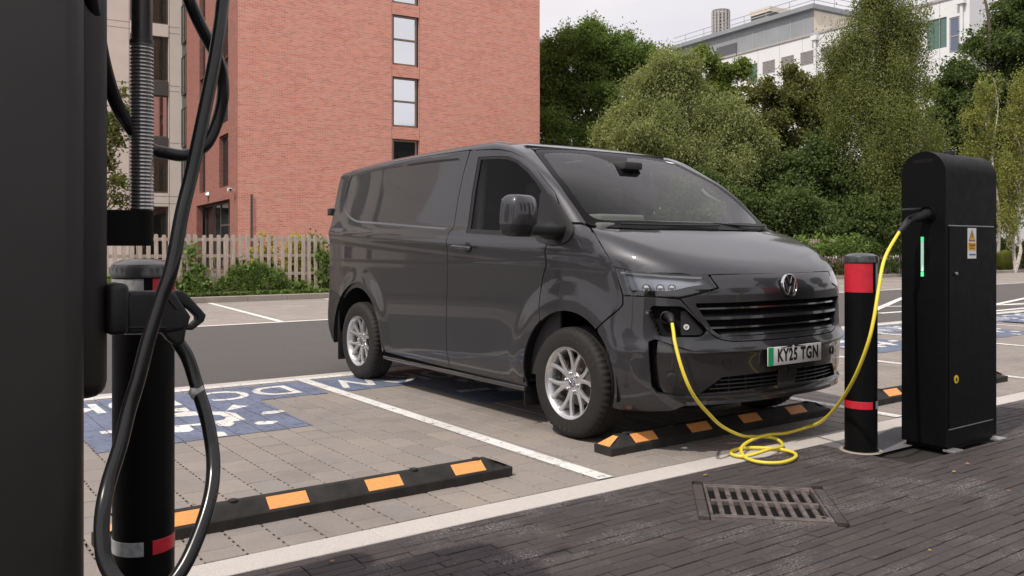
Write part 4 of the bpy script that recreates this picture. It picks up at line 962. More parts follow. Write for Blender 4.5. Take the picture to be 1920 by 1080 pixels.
# sills, arches, underbody
for s_ in (1, -1):
    a = MB(); x0, x1 = sorted((-.968*s_, -.90*s_)); a.rbox((x0, .47, .232), (x1, 2.53, .264), .006); a.build('sill', M['gloss'], van)
    for cy, nm in ((0, 'wheel_arch_liner'), (3.0, 'wheel_arch_liner')):
        a = MB(); MM = Matrix.Translation((-.985*s_, cy, .36)) @ Matrix.Rotation(R(90)*s_, 4, 'Y'); 
        rr = .462 if cy == 0 else .515
        a.lathe([(rr, 0), (rr, .34), (0, .34)], 40, MM, a0=R(180-98) if s_ > 0 else R(-98), a1=R(180+98) if s_ > 0 else R(98)); a.build(nm, M['matt_black'], van)
    a = MB(); x0, x1 = sorted((-.962*s_, -.76*s_)); a.rbox((x0, .475, .13), (x1, .483, .27), .003); a.build('mud_flap', M['black_plastic'], van)
    a = MB(); a.rbox((x0, 3.46, .13), (x1, 3.47, .40), .003); a.build('mud_flap', M['black_plastic'], van)
a = MB(); a.box((-.60, -.45, .20), (.60, 3.7, .34)); a.box((-.93, .55, .235), (.93, 2.45, .36)); a.box((-.60, -.70, .245), (.60, -.45, .32)); a.build('underbody', M['matt_black'], van)
# cabin
M['dash'] = simple('dashboard_plastic', (.10, .105, .10), .7)
cb = empty('cabin', (0, 0, 0)); cb.parent = van
a = MB(); a.box((-.90, 1.36, .35), (.90, 1.38, 1.30)); a.box((-.80, 1.36, 1.30), (.80, 1.38, 1.90)); a.build('bulkhead', M['interior'], cb)
a = MB(); a.rbox((-.83, -.14, .95), (.83, .30, 1.360), .03, 3); a.rbox((-.80, .02, 1.33), (.80, .28, 1.386), .02, 3); a.build('dashboard', M['dash'], cb)
a = MB(); a.rbox((-.62, .10, 1.33), (-.20, .30, 1.425), .02, 3); a.build('instrument_hood', M['interior_grey'], cb)
a = MB(); a.box((-.70, .80, 1.93), (.70, 1.35, 1.94)); a.build('headliner', M['interior'], cb)
for x in (-.47, .20, .58):
    a = MB(); a.rbox((x-.24, .82, .75), (x+.24, .96, 1.46), .05, 3); a.rbox((x-.13, .88, 1.50), (x+.13, .97, 1.68), .035, 3); a.rbox((x-.24, .40, .70), (x+.24, .95, .88), .05, 3); a.build('seat', M['interior'], cb)
a = MB(); MM = frame((-.42, .42, 1.20), (1, 0, 0), (0, .45, .9)); n_ = 40; a.tube([MM @ Vector((.18*math.cos(2*math.pi*i/n_), .18*math.sin(2*math.pi*i/n_), 0)) for i in range(n_+1)], .014, 8, caps=False); a.rbox((-.17, -.02, -.01), (.17, .02, .01), .005, 1, MM); a.build('steering_wheel', M['interior'], cb)
a = MB(); a.tube(spline([(.80, .48, 1.66), (.745, .42, 1.64), (.735, .36, 1.60), (.80, .30, 1.55)], 5), .012, 8); a.build('grab_handle', M['interior_grey'], cb)
a = MB(); a.rbox((-.075, .44, 1.775), (.105, .60, 1.83), .01, 2); a.build('sensor_housing', M['interior'], cb)
for s_ in (1, -1):
    a = MB(); x0, x1 = sorted((.90*s_, .915*s_)); a.box((x0, .15, .35), (x1, 1.33, 1.25)); a.build('door_trim', M['interior'], cb)
    a = MB(); a.tube([(-.86*s_, 1.22, 1.25), (-.80*s_, 1.23, 1.90)], .045, 8); a.build('pillar_trim', M['interior_grey'], cb)
a = MB(); a.tube(spline([(-.68, -.165, 1.352), (-.4, -.235, 1.347), (.0, -.26, 1.347), (.15, -.255, 1.352)], 6), .006, 6); a.tube(spline([(.15, -.20, 1.365), (.45, -.215, 1.353), (.70, -.16, 1.355), (.80, -.12, 1.362)], 6), .008, 6); a.build('wiper', M['black_plastic'], van)
panel('windscreen_sticker', van, M['white'], WSB, [(.60, .70, 1.885), (.67, .69, 1.878), (.675, .66, 1.862), (.605, .67, 1.869)], gap=0, depth=0, inset=-.001, r=.003)
# roof pod
a = MB(); bm = bmesh.new(); bmesh.ops.create_icosphere(bm, subdivisions=3, radius=1); bm.verts.index_update()
a.add([(v.co.x*.075-.50, v.co.y*.11+1.42, max(v.co.z, -.2)*.050+1.995) for v in bm.verts], [[v.index for v in f.verts] for f in bm.faces], True); bm.free(); a.build('roof_aerial', M['gloss'], van)
# ------------------------------------------------------------------ wheels
def wheel_meshes():
    a = MB(); n = 108; prof = [(.226, -.100), (.232, -.108), (.262, -.113), (.300, -.112), (.325, -.106), (.338, -.096), (.3465, -.082), (.350, -.070), (.350, -.052), (.342, -.050), (.342, -.044), (.350, -.042), (.3505, -.020), (.342, -.018), (.342, -.012), (.350, -.010), (.3505, .010), (.342, .012), (.342, .018), (.350, .020), (.350, .042), (.342, .044), (.342, .05), (.350, .052), (.350, .070), (.346, .084), (.330, .102), (.30, .112), (.25, .108), (.226, .100)]
    V = []; m_ = len(prof)
    for i in range(n*2):
        an = 2*math.pi*i/(n*2); blk = (i//2) % 2
        for j, (r_, z) in enumerate(prof):
            rr = r_
            if r_ > .3455 and blk and (abs(z) > .05): rr = r_-.006
            if abs(r_-.338) < .001 and blk: rr = r_-.004
            if abs(z) < .045 and r_ > .349 and (i+int(z*200)) % 8 == 0: rr = r_-.004
            V.append((rr*math.cos(an), rr*math.sin(an), z))
    N_ = n*2; F = [(i*m_+q, ((i+1) % N_)*m_+q, ((i+1) % N_)*m_+q+1, i*m_+q+1) for i in range(N_) for q in range(m_-1)]
    a.add(V, F, True); tyre = a.mesh('tyre', M['rubber'])
    a = MB(); a.lathe([(.209, .10), (.200, .06), (.190, .03), (.196, -.055), (.206, -.085), (.214, -.098), (.2275, -.107), (.2285, -.101), (.226, -.09), (.226, .1)], 72)
    rim = a.mesh('rim', M['alloy'])
    a = MB()
    for k in range(6):
        for s_ in (-1, 1):
            a0 = R(60*k+s_*6.5); a1 = R(60*k+s_*15.0); 
            secs = [(.045, a0, -.066, .019, .024), (.085, R(60*k+s_*5.5), -.072, .0175, .024), (.120, R(60*k+s_*8), -.076, .0150, .022), (.160, R(60*k+s_*11.5), -.080, .0140, .020), (.195, a1, -.086, .0155, .019), (.2135, a1, -.095, .0185, .014)]
            V = []
            for (r_, an, z, w_, d) in secs:
                c = Vector((r_*math.cos(an), r_*math.sin(an), z)); t_ = Vector((-math.sin(an), math.cos(an), 0))
                V += [tuple(c-t_*w_+Vector((0, 0, d*.9))), tuple(c-t_*w_*.85+Vector((0, 0, .003))), tuple(c-t_*w_*.4), tuple(c+t_*w_*.4), tuple(c+t_*w_*.85+Vector((0, 0, .003))), tuple(c+t_*w_+Vector((0, 0, d*.9)))]
            F = [(i*6+j, i*6+j+1, (i+1)*6+j+1, (i+1)*6+j) for i in range(len(secs)-1) for j in range(5)]; a.add(V, F, True)
    a.lathe([(.079, -.045), (.078, -.060), (.070, -.066), (.045, -.066), (.036, -.070), (0, -.071)], 36); spokes = a.mesh('spoke', M['alloy'])
    a = MB()
    for k in range(6):
        an = R(60*k+30); MM = Matrix.Translation((.057*math.cos(an), .057*math.sin(an), 0)); a.lathe([(.0105, -.060), (.0105, -.078), (.008, -.081), (0, -.081)], 6, MM, smooth=False)
    nuts = a.mesh('wheel_nut', M['steel'])
    a = MB(); a.lathe([(0, -.0725), (.029, -.0725), (.031, -.070)], 30); cap = a.mesh('centre_cap', M['gloss'])
    a = MB()
    for segs in ([((-.010, .022), (0, .003)), ((.010, .022), (0, .003))], [((-.021, .011), (-.009, -.021)), ((-.009, -.021), (0, -.003)), ((0, -.003), (.009, -.021)), ((.009, -.021), (.021, .011))]):
        for (x0, y0), (x1, y1) in segs:
            d = Vector((x1-x0, y1-y0, 0)); a.rbox((0, -.0018, -.001), (d.length, .0018, .001), .0003, 1, frame((x0, y0, -.0735), d, (-d.y, d.x, 0)))
    a.lathe([(.0245, -.0725), (.0245, -.0745), (.027, -.0745), (.027, -.0725)], 30); emb = a.mesh('cap_emblem', M['chrome'])
    a = MB(); a.lathe([(0, -.015), (.150, -.015), (.150, .0), (.07, .0), (.07, -.04), (0, -.04)], 48); a.box((-.10, .10, -.03), (.10, .17, .05)); disc = a.mesh('brake_disc', M['rust'])
    a = MB(); a.lathe([(0, .03), (.20, .03)], 40); back = a.mesh('brake_shield', M['matt_black'])
    b = MB(); 
    for w0, word in ((R(18), 'GOODYEAR'), (R(198), 'CARGO')):
        for i, ch in enumerate(word):
            me = text_mesh(ch, .040, .0004, .0006, 1.15); an = w0-i*R(9.5); 
            T = Matrix.Rotation(an-math.pi/2, 4, 'Z') @ Matrix.Translation((0, .288, -.1135)) @ Matrix.Scale(-1, 4, (0, 0, 1)) @ Matrix.Scale(-1, 4, (1, 0, 0)); T = Matrix.Rotation(-an+math.pi/2, 4, 'Z') @ Matrix.Translation((0, .288, -.1135)) @ Matrix.Rotation(math.pi, 4, 'Y')
            b.add([T @ v.co for v in me.vertices], [p.vertices[:] for p in me.polygons]); bpy.data.meshes.remove(me)
    t_ = NT('tyre_lettering'); t_.set(col=(.03, .03, .03), rough=.5); let = b.mesh('sidewall_lettering', t_.m)
    return dict(tyre=tyre, rim=rim, spoke=spokes, wheel_nut=nuts, centre_cap=cap, cap_emblem=emb, brake_disc=disc, brake_shield=back, sidewall_lettering=let)
WM = wheel_meshes()
for s_ in (1, -1):
    for cy, an in ((0, 12), (3.0, 3)):
        wv = empty('wheel', (-.874*s_, cy, .350)); wv.parent = van; wv.rotation_euler = (R(an), R(90)*s_, 0)
        wv.rotation_mode = 'QUATERNION'; wv.rotation_quaternion = (Matrix.Rotation(R(90)*s_, 4, 'Y') @ Matrix.Rotation(R(an), 4, 'Z')).to_quaternion()
        for k, me in WM.items(): link(k, me, wv)

# ------------------------------------------------------------------ bollards
M['cap'] = simple('satin_black_cap', (.03, .03, .033), .22, spec=.9, var=.02)
def bollard(x, y, ang, label, H=1.170):
    o = empty('bollard', (x, y, 0), ang, label=label, cat='bollard', group='black bollards with red and white bands')
    r = .0915; a = MB(); a.lathe([(r, .0), (r, H-.055)], 48); a.build('post', M['charger'], o)
    a = MB(); a.lathe([(r+.001, H-.060), (r+.005, H-.058), (r+.006, H-.030), (r+.001, H-.018), (r*.75, H-.006), (r*.4, H-.001), (0, H)], 48); a.build('cap', M['cap'], o)
    for z0, z1 in ((.938, H-.062), (.256, .300)):
        for c0, m, nm in ((8, M['red'], 'red_band'), (188, M['white_refl'], 'white_band')):
            a = MB(); a.lathe([(r+.0003, z0), (r+.0012, z0+.001), (r+.0012, z1-.001), (r+.0003, z1)], 40, a0=R(c0), a1=R(c0+164)); a.build(nm, m, o)
    a = MB(); a.lathe([(.0, .004), (.098, .004), (.100, .006), (.118, .006), (.122, .001)], 40); a.build('base_ring', M['kerbgrey'], o)
    a = MB(); a.lathe([(r+.0005, .0), (.099, .0), (.0985, .008), (r+.0005, .009)], 40); a.build('foot_seal', M['matt_black'], o)
    return o
def face_ang(x, y): return math.atan2(-y, -x)
# angles: 0 deg of the bands sits so that the gap falls where the photo has it (to the right of the side facing the camera)
bollard(4.669, 2.950, face_ang(4.669, 2.950)+R(52)+R(0)-R(180), 'bollard with red band between the van and the slim charging post')
bollard(.650, 2.900, face_ang(.650, 2.900)+R(8), 'near bollard with grey and red bands behind the black charging gun')
# ------------------------------------------------------------------ slim charging post on the right
cp = empty('charging_post', (5.02, 2.625, 0), label='slim black charging post with rounded top, green light and yellow cable plugged in', cat='charging post')
W_, D_, H_ = .605, .272, 1.776; rr = D_/2
def arch(n=24, g=0.): return [(g, .03+g), (D_-g, .03+g), (D_-g, H_-rr)]+[(rr+(rr-g)*math.cos(R(a)), H_-rr+(rr-g)*math.sin(R(a))) for a in np.linspace(0, 180, n)[1:-1]]+[(g, H_-rr)]
pr = arch(); a = MB(); n = len(pr)
V = [(0.002, y, z) for y, z in pr]+[(W_-.002, y, z) for y, z in pr]; 
a.add(V, [(i, (i+1) % n, n+(i+1) % n, n+i) for i in range(n)], True); a.build('shell', M['charger'], cp)
for x0, x1, nm in ((-.004, .002, 'front_plate'), (W_-.002, W_+.004, 'back_plate')):
    a = MB(); V = [(x0, y, z) for y, z in arch(24, .0)]+[(x1, y, z) for y, z in arch(24, .0)]; a.add(V, [tuple(range(n))[::-1], tuple(range(n, 2*n))]+[(i, (i+1) % n, n+(i+1) % n, n+i) for i in range(n)]); a.build(nm, M['charger'], cp)
a = MB(); a.rbox((.03, -.005, .135), (W_-.03, .002, 1.325), .0015, 1); a.build('access_door', M['charger'], cp)
a = MB(); a.box((.025, -.0055, 1.328), (W_-.04, -.0005, 1.334)); dl = a.build('door_gap', M['steel'], cp)
a = MB(); a.box((.03, -.0055, .128), (W_-.05, -.0005, .133)); a.build('door_gap', M['steel'], cp)
a = MB(); a.box((-.0045, .075, 1.708), (-.0035, .200, 1.729)); a.build('vent_slot', M['matt_black'], cp)
for y, z in ((.135, 1.768), (.060, 1.600), (.213, 1.602)):
    a = MB(); a.lathe([(0, .005), (.005, .0045), (.0065, 0)], 12, frame((-.004, y, z), (0, -1, 0), (0, 0, 1)) @ Matrix.Rotation(math.pi, 4, 'X')); a.lathe([(0, -.007), (.005, -.006), (.0065, 0)], 12, frame((-.004, y, z), (0, -1, 0), (0, 0, 1))); a.build('screw', M['steel'], cp)
a = MB(); a.tube([(-.006, .140, 1.058), (-.006, .140, 1.238)], .0085, 12); a.build('status_light', M['led'], cp)
for z in (1.0415, 1.252):
    a = MB(); a.tube([(-.006, .140, z-.013), (-.006, .140, z+.013)], .0087, 12); a.build('status_light_end', M['led_end'], cp)
a = MB(); MM = frame((-.004, .108, 1.398), (0, -1, 0), (0, 0, 1)); a.lathe([(0, .03), (.030, .03), (.034, -.012), (.044, -.014), (.0475, -.010), (.0475, .0)], 32, MM); a.lathe([(.0475, 0), (.0475, .01)], 32, MM); a.build('socket', M['black_plastic'], cp)
a = MB(); a.rbox((-.085, .060, 1.432), (-.008, .152, 1.442), .004, 2, Matrix.Translation((0, 0, 0)) @ Matrix.Rotation(R(-6), 4, 'Y') @ Matrix.Translation((0, 0, .0))); a.build('socket_flap', M['black_plastic'], cp)
a = MB(); a.cyl(.0095, 0, .012, 20, frame((.101, -.004, 1.047), (1, 0, 0), (0, 0, 1)) @ Matrix.Rotation(math.pi, 4, 'X') @ Matrix.Translation((0, 0, -.012)), .001); a.cyl(.0095, -.0, .010, 20, frame((.101, -.004, 1.047), (1, 0, 0), (0, 0, 1)), .001); a.build('lock', M['steel'], cp)
a = MB(); a.cyl(.034, H_-.012, H_+.022, 28, Matrix.Translation((.30, .136, 0)), .004); a.build('aerial', M['black_plastic'], cp)
YN = lambda x, z, y: frame((x, y, z), (1, 0, 0), (0, 0, 1))
st = link('warning_sticker', MB().box((-.0515, -.0008, -.092), (.0515, .0, .092)).mesh('warning_sticker', M['white']), cp, (.291, -.0055, 1.227))
a = MB(); a.add([(-.040, -.0014, .012), (.040, -.0014, .012), (0, -.0014, .083)], [(0, 1, 2)]); a.build('triangle_border', M['ink'], st)
a = MB(); a.add([(-.031, -.0018, .0175), (.031, -.0018, .0175), (0, -.0018, .072)], [(0, 1, 2)]); a.build('triangle', M['amber'], st)
a = MB(); a.add([(-.003, -.0022, .060), (.006, -.0022, .060), (.001, -.0022, .045), (.007, -.0022, .045), (-.001, -.0022, .022), (-.001, -.0022, .038), (-.007, -.0022, .038)], [(0, 1, 2, 3, 4, 5, 6)]); a.build('bolt_symbol', M['ink'], st)
a = MB(); a.box((-.046, -.0015, -.042), (.046, -.0011, .004)); a.build('amber_field', M['amber'], st)
add_text('danger_print', 'Danger', .027, M['ink'], st, YN(0, -.010, -.0019), extr=.0001, bold=.0004, sx=.95)
add_text('volts_print', '400 volts', .015, M['ink'], st, YN(0, -.030, -.0019), extr=.0001, bold=.0002, sx=1.)
a = MB(); a.rbox((-.035, -.0013, -.073), (.044, -.0009, -.064), .0001, 1); a.lathe([(0, -.0014), (.006, -.0014)], 12, YN(-.040, -.062, 0)); a.build('blue_mark', M['blue_print'], st)
a = MB(); a.cyl(.0245, .0, .0012, 36, YN(.107, .421, -.0055)); ys = a.build('yellow_disc', M['yellow_print'], cp)
a = MB(); a.cyl(.011, .0014, .0020, 20, YN(.107, .419, -.0055)); a.build('disc_mark', M['ink'], cp)
for xx, yy in ((.02, -.03), (.56, -.03)):
    a = MB(); a.rbox((xx-.02, yy-.02, .002), (xx+.08, yy+.05, .014), .001, 1); a.build('base_plate', M['steel'], cp)
a = MB(); a.rbox((.03, .01, 0), (W_-.03, D_-.01, .05), .002, 1); a.build('base_frame', M['matt_black'], cp)
def yp(px, py, Y):
    a_ = (px-960)/1620.; d = (CN*a_+SN, -SN*a_+CN, -(py-462)/1620.); t_ = Y/d[1]; return Vector((d[0]*t_, Y, CAM_H+d[2]*t_))
# ------------------------------------------------------------------ yellow charging cable with its two plugs
yc = empty('charging_cable', (4.15, 3.2, 0), label='coiled yellow charging cable joining the van and the slim post', cat='cable')
off = Vector((4.15, 3.2, 0)); zz = .0165
dn = [(3.549, 3.40, .775), (3.518, 3.36, .730), (3.497, 3.33, .682), (3.487, 3.28, .569), (3.514, 3.25, .458), (3.581, 3.25, .369), (3.71, 3.27, .268), (3.865, 3.31, .176), (4.125, 3.385, .078)]
gd = [(4.330, 3.420, .040), (4.400, 3.350, .030), (4.311, 3.237, .020), (4.089, 3.169, .040), (3.939, 3.199, .020), (3.909, 3.27, zz), (3.968, 3.335, zz), (4.085, 3.349, zz), (4.187, 3.283, zz), (4.243, 3.186, zz), (4.224, 3.087, zz), (4.126, 3.019, zz), (3.987, 3.001, zz), (3.904, 3.061, zz), (3.904, 3.164, zz), (3.964, 3.258, .030), (4.06, 3.317, .046), (4.234, 3.365, .055), (4.395, 3.39, .050), (4.563, 3.40, .035)]
up = [(4.72, 3.36, .060)]+[tuple(yp(*q)) for q in ((1540, 790, 3.22), (1570.6, 759.6, 3.02), (1601, 710.6, 2.80), (1625.6, 649.5, 2.68), (1638, 600.6, 2.655), (1647, 545.6, 2.665), (1659, 484.5, 2.70))]+[(4.758, 2.76, 1.295)]
a = MB(); a.tube([Vector(p)-off for p in spline(dn+gd+up, 7)], .0098, 12); a.build('sheath', M['cable_yellow'], yc)
def plug_(name, p0, p1, p2, parent):
    p0, p1, p2 = (Vector(p)-off for p in (p0, p1, p2)); a = MB(); pts = spline([p0, p0.lerp(p1, .35), p1, p1.lerp(p2, .6), p2], 5); n = len(pts)
    rs = [.0125+.016*min(1, (i/(n-1))*1.5)**1.3+.002*(i % 2 if i < n*.35 else 0) for i in range(n)]; a.tube(pts, rs, 18); a.build(name, M['black_plastic'], parent)
plug_('plug', (3.552, 3.403, .778), (3.585, 3.45, .806), (3.640, 3.52, .805), yc)
plug_('plug', (4.750, 2.760, 1.288), (4.850, 2.748, 1.362), (5.015, 2.733, 1.398), yc)
# ------------------------------------------------------------------ big charger at the left edge of the view, cables and gun
lc = empty('rapid_charger', (0, 2.05, 0), label='large black rapid charger cabinet filling the left edge of the picture', cat='charger')
a = MB(); a.rbox((-.62, 0, .0), (.346, .60, 2.4), .050, 5); a.build('cabinet', M['cabinet'], lc)
a = MB(); a.rbox((.30, .11, .856), (.412, .56, 2.35), .040, 4); a.build('side_module', M['cabinet'], lc)
def sil(name, poly, Y, th, m, parent, ox, bev=.008):
    P = [yp(px, py, Y) for px, py in poly]; b = bmesh.new(); vs = [b.verts.new((p.x-ox.x, Y-th/2-ox.y, p.z-ox.z)) for p in P]; f = b.faces.new(vs); r_ = bmesh.ops.extrude_face_region(b, geom=[f])
    bmesh.ops.translate(b, verts=[v for v in r_['geom'] if isinstance(v, bmesh.types.BMVert)], vec=(0, th, 0)); bmesh.ops.recalc_face_normals(b, faces=b.faces)
    bmesh.ops.bevel(b, geom=[e for e in b.edges if abs(e.verts[0].co.y-e.verts[1].co.y) < 1e-5], offset=bev, segments=3, profile=.6, affect='EDGES', clamp_overlap=True)
    me = bpy.data.meshes.new(name); b.to_mesh(me); b.free(); me.polygons.foreach_set('use_smooth', [True]*len(me.polygons)); me.materials.append(m); o = link(name, me, parent)
    b = bmesh.new(); b.from_mesh(me)
    for e in b.edges:
        if len(e.link_faces) == 2 and e.calc_face_angle(0) > R(50): e.smooth = False
    b.to_mesh(me); b.free(); return o
o0 = Vector((0, 2.05, 0)); a = MB(); a.rbox((.405, .10, 1.002), (.452, .215, 1.122), .014, 3); a.build('holster', M['black_plastic'], lc)
gun = empty('charging_gun', yp(282, 585, 2.205), label='black rapid charging gun with a grip handle parked in the left charger', cat='charging gun'); go = gun.location.copy()
sil('gun_body', [(233, 546), (300, 545), (322, 546), (352, 592), (346, 613), (334, 618), (312, 622), (282, 623), (233, 625)], 2.205, .062, M['black_plastic'], gun, go, .010)
sil('gun_grip', [(318, 545), (337, 544), (347, 550), (372, 577), (383, 590), (379, 602), (358, 618), (345, 618), (341, 609), (356, 608), (366, 600), (366, 594), (352, 580), (333, 568)], 2.205, .038, M['black_plastic'], gun, go, .008)
sil('gun_boot', [(318, 592), (346, 613), (342, 640), (327, 648), (312, 637), (300, 622)], 2.205, .046, M['black_plastic'], gun, go, .010)
for (p, q) in (((236, 612), (305, 612)), ((300, 548), (325, 578))):
    a = MB(); a.tube([yp(*p, 2.205)-Vector((0, .033, 0))-go, yp(*q, 2.205)-Vector((0, .033, 0))-go], .0028, 8); a.build('gun_rib', M['black_plastic'], gun)
def cable(name, pts, r, m, label):
    "pts: px, py, world Y"
    W3 = [yp(px, py, Y) for px, py, Y in pts]; o = W3[0].copy(); a = MB(); a.tube([Vector(p)-o for p in spline(W3, 8)], r, 16); ob = a.build(name, m, None, o); tag(ob, label, 'cable', 'thick black cables of the left charger'); return ob
c1 = cable('black_cable', [(332, 640, 2.205), (352, 672, 2.20), (371, 731, 2.18), (391, 800, 2.13), (400, 876, 2.08), (388, 956, 2.02), (345, 1062, 1.97), (290, 1120, 1.95), (235, 1105, 1.95), (200, 1060, 1.98), (191, 1010, 2.0), (193, 956, 2.02), (204, 903, 2.05), (225.6, 833, 2.07), (241.7, 768, 2.08), (257.8, 715, 2.08), (279, 634, 2.08), (301, 564, 2.08), (322, 500, 2.08), (341, 400, 2.10), (360, 320, 2.12), (380, 225, 2.14), (400, 125, 2.16), (412, 50, 2.18), (419, -10, 2.2), (424, -70, 2.2)], .0163, M['cable_black'], 'black cable hanging from the parked charging gun and rising past the bollard')
c2 = cable('black_cable', [(343, -40, 2.30), (355, 0, 2.30), (372, 40, 2.31), (390, 75, 2.32), (406, 105, 2.34), (416, 140, 2.36), (418, 180, 2.37), (407, 228, 2.38), (385, 272, 2.38), (350, 291, 2.38), (312, 287, 2.38), (280, 277, 2.38), (243, 238, 2.36), (217, 192, 2.30), (197, 128, 2.25), (183, 60, 2.2), (172, 0, 2.16), (165, -50, 2.14)], .0163, M['cable_black'], 'black cable looped behind the ribbed conduit at the top left')
a = MB(); P1 = yp(366, 728, 2.18); P2 = yp(373, 741, 2.18); a.tube([P1, P2], .0195, 18); a.tube([yp(357, 735, 2.17), yp(369, 735, 2.17)], .010, 10)
tg = a.build('cable_tag', M['white_refl'], None); tag(tg, 'pale label ring clipped round the black cable', 'cable tag')
t = NT('milky_tag'); t.set(col=(.55, .55, .53), rough=.25, alpha=.8); tg.data.materials[0] = t.m
# ribbed conduit and pole
M['conduit_pole'] = simple('dark_pole', (.030, .028, .028), .30, metal=.3, spec=.6)
pc_ = yp(266, 395, 2.36); pole = empty('conduit_pole', (pc_.x, pc_.y, 0), label='black cable pole wrapped in ribbed conduit beside the left charger', cat='pole')
zt = yp(268, 82, 2.36).z; zb = pc_.z; k_ = (pc_.x*SN+pc_.y*CN)/1620.
a = MB(); nr = 46; prof = []
for i in range(nr):
    z = zb+(zt-zb)*i/nr; h_ = (zt-zb)/nr
    for q in range(6):
        t_ = q/6; prof.append((21.4*k_*(.90+.10*(.5-.5*math.cos(2*math.pi*t_))**.7), z+h_*t_))
prof.append((19*k_, zt)); a.lathe(prof, 36); a.build('ribbed_conduit', M['conduit'], pole)
a = MB(); a.lathe([(21.4*k_, zt-.004), (21.6*k_, zt), (21.2*k_, zt+.008), (18.6*k_, zt+.010), (18.6*k_, 2.45), (0, 2.45)], 36); a.build('pole', M['conduit_pole'], pole)
zl = yp(268, 461, 2.36).z
a = MB(); a.rbox((-.115, -.026, zl), (.0, .026, zb), .002, 1); a.lathe([(0, zl), (.0275, zl), (.0275, zb), (0, zb)], 28); a.build('bracket', M['charger'], pole)

# ------------------------------------------------------------------ picket fence
FY = 19.35
fe = empty('picket_fence', (0, FY, 0), label='long weathered picket fence beyond the far kerb half hidden by climbing plants', cat='fence')
def picket_mesh():
    w_, h_, d_ = .040, 1.37, .010; pts = [(-w_, 0), (w_, 0), (w_, h_-.035)]+[(w_*math.cos(R(a)), h_-.035+.035*math.sin(R(a))) for a in (30, 60, 90, 120, 150)]+[(-w_, h_-.035)]
    n = len(pts); V = [(x, -d_, z) for x, z in pts]+[(x, d_, z) for x, z in pts]; me = bpy.data.meshes.new('picket'); me.from_pydata(V, [], [tuple(range(n)), tuple(range(n, 2*n))[::-1]]+[(i, n+i, n+(i+1) % n, (i+1) % n) for i in range(n)]); me.materials.append(M['wood']); return me
pm = picket_mesh(); x = .35; k = 0
while x < 34.5:
    if not (10.0 < x < 23.5) or k % 1 == 0:
        link('picket', pm, fe, (x, -.03, .10+random.uniform(-.012, .012)), (0, random.gauss(0, .008), 0))
    x += .163; k += 1
for z in (1.36, 1.0, .58):
    a = MB(); a.box((.2, -.018, z-.035), (34.6, .018, z+.035)); a.build('rail', M['wood'], fe)
x = .6
while x < 34.6:
    a = MB(); a.box((x-.045, .02, .05), (x+.045, .11, 1.42)); a.build('post', M['wood'], fe); x += 1.83
# ------------------------------------------------------------------ foliage
rng = np.random.default_rng(11)
def leaf_quads(C, size, asp=1.9, droop=0., seed=0, flat=0.):
    "one bent-free quad per centre, random orientation"
    n = len(C); r = np.random.default_rng(seed); a = r.normal(size=(n, 3)); a[:, 2] -= droop*1.6; a /= np.linalg.norm(a, axis=1)[:, None]
    b = r.normal(size=(n, 3)); b[:, 2] += flat; b -= (b*a).sum(1)[:, None]*a; b /= np.linalg.norm(b, axis=1)[:, None]; b2 = np.cross(a, b)
    s = size*r.uniform(.6, 1.25, n)[:, None]; u = a*s*asp/2; v = b2*s/2
    V = np.stack([C-u, C+v*1.0-u*.1, C+u, C-v*1.0-u*.1], 1).reshape(-1, 3); F_ = np.arange(4*n, dtype=np.int32).reshape(n, 4); return V, F_
def cloud(blobs, n, clump=.35, per=26, shell=.55, seed=0, stretch=1.):
    "leaf centres gathered in twig clumps spread through the outer part of the blobs"
    r = np.random.default_rng(seed); vol = np.array([(b[3]*b[4])**.85 for b in blobs], float); vol /= vol.sum(); nc = max(1, n//per); o = []
    k = r.choice(len(blobs), nc, p=vol); B = np.array(blobs, float)[k]
    d = r.normal(size=(nc, 3)); d /= np.linalg.norm(d, axis=1)[:, None]; rad = (shell+(1-shell)*r.random(nc)**.6)*(1+.16*r.normal(size=nc)*(r.random(nc) < .35))
    C = B[:, :3]+d*rad[:, None]*np.stack([B[:, 3], B[:, 3], B[:, 4]], 1)
    keep = np.ones(nc, bool)
    C = C[keep]; cs = clump*r.uniform(.5, 1.4, len(C)); L = C[:, None, :]+r.normal(size=(len(C), per, 3))*cs[:, None, None]*np.array([.5, .5, .42*stretch]); return L.reshape(-1, 3), C
def limb(a, p, q, r0, r1, rnd, n=6, bend=.12):
    p = Vector(p); q = Vector(q); L = (q-p).length; pts = [p]
    for i in range(1, n): pts.append(p.lerp(q, i/n)+Vector((rnd.gauss(0, 1), rnd.gauss(0, 1), rnd.gauss(0, .5)))*L*bend*.35)
    pts.append(q); a.tube(spline(pts, 2), [r0+(r1-r0)*(i/(2*n)) for i in range(2*n+1)], 7); return pts
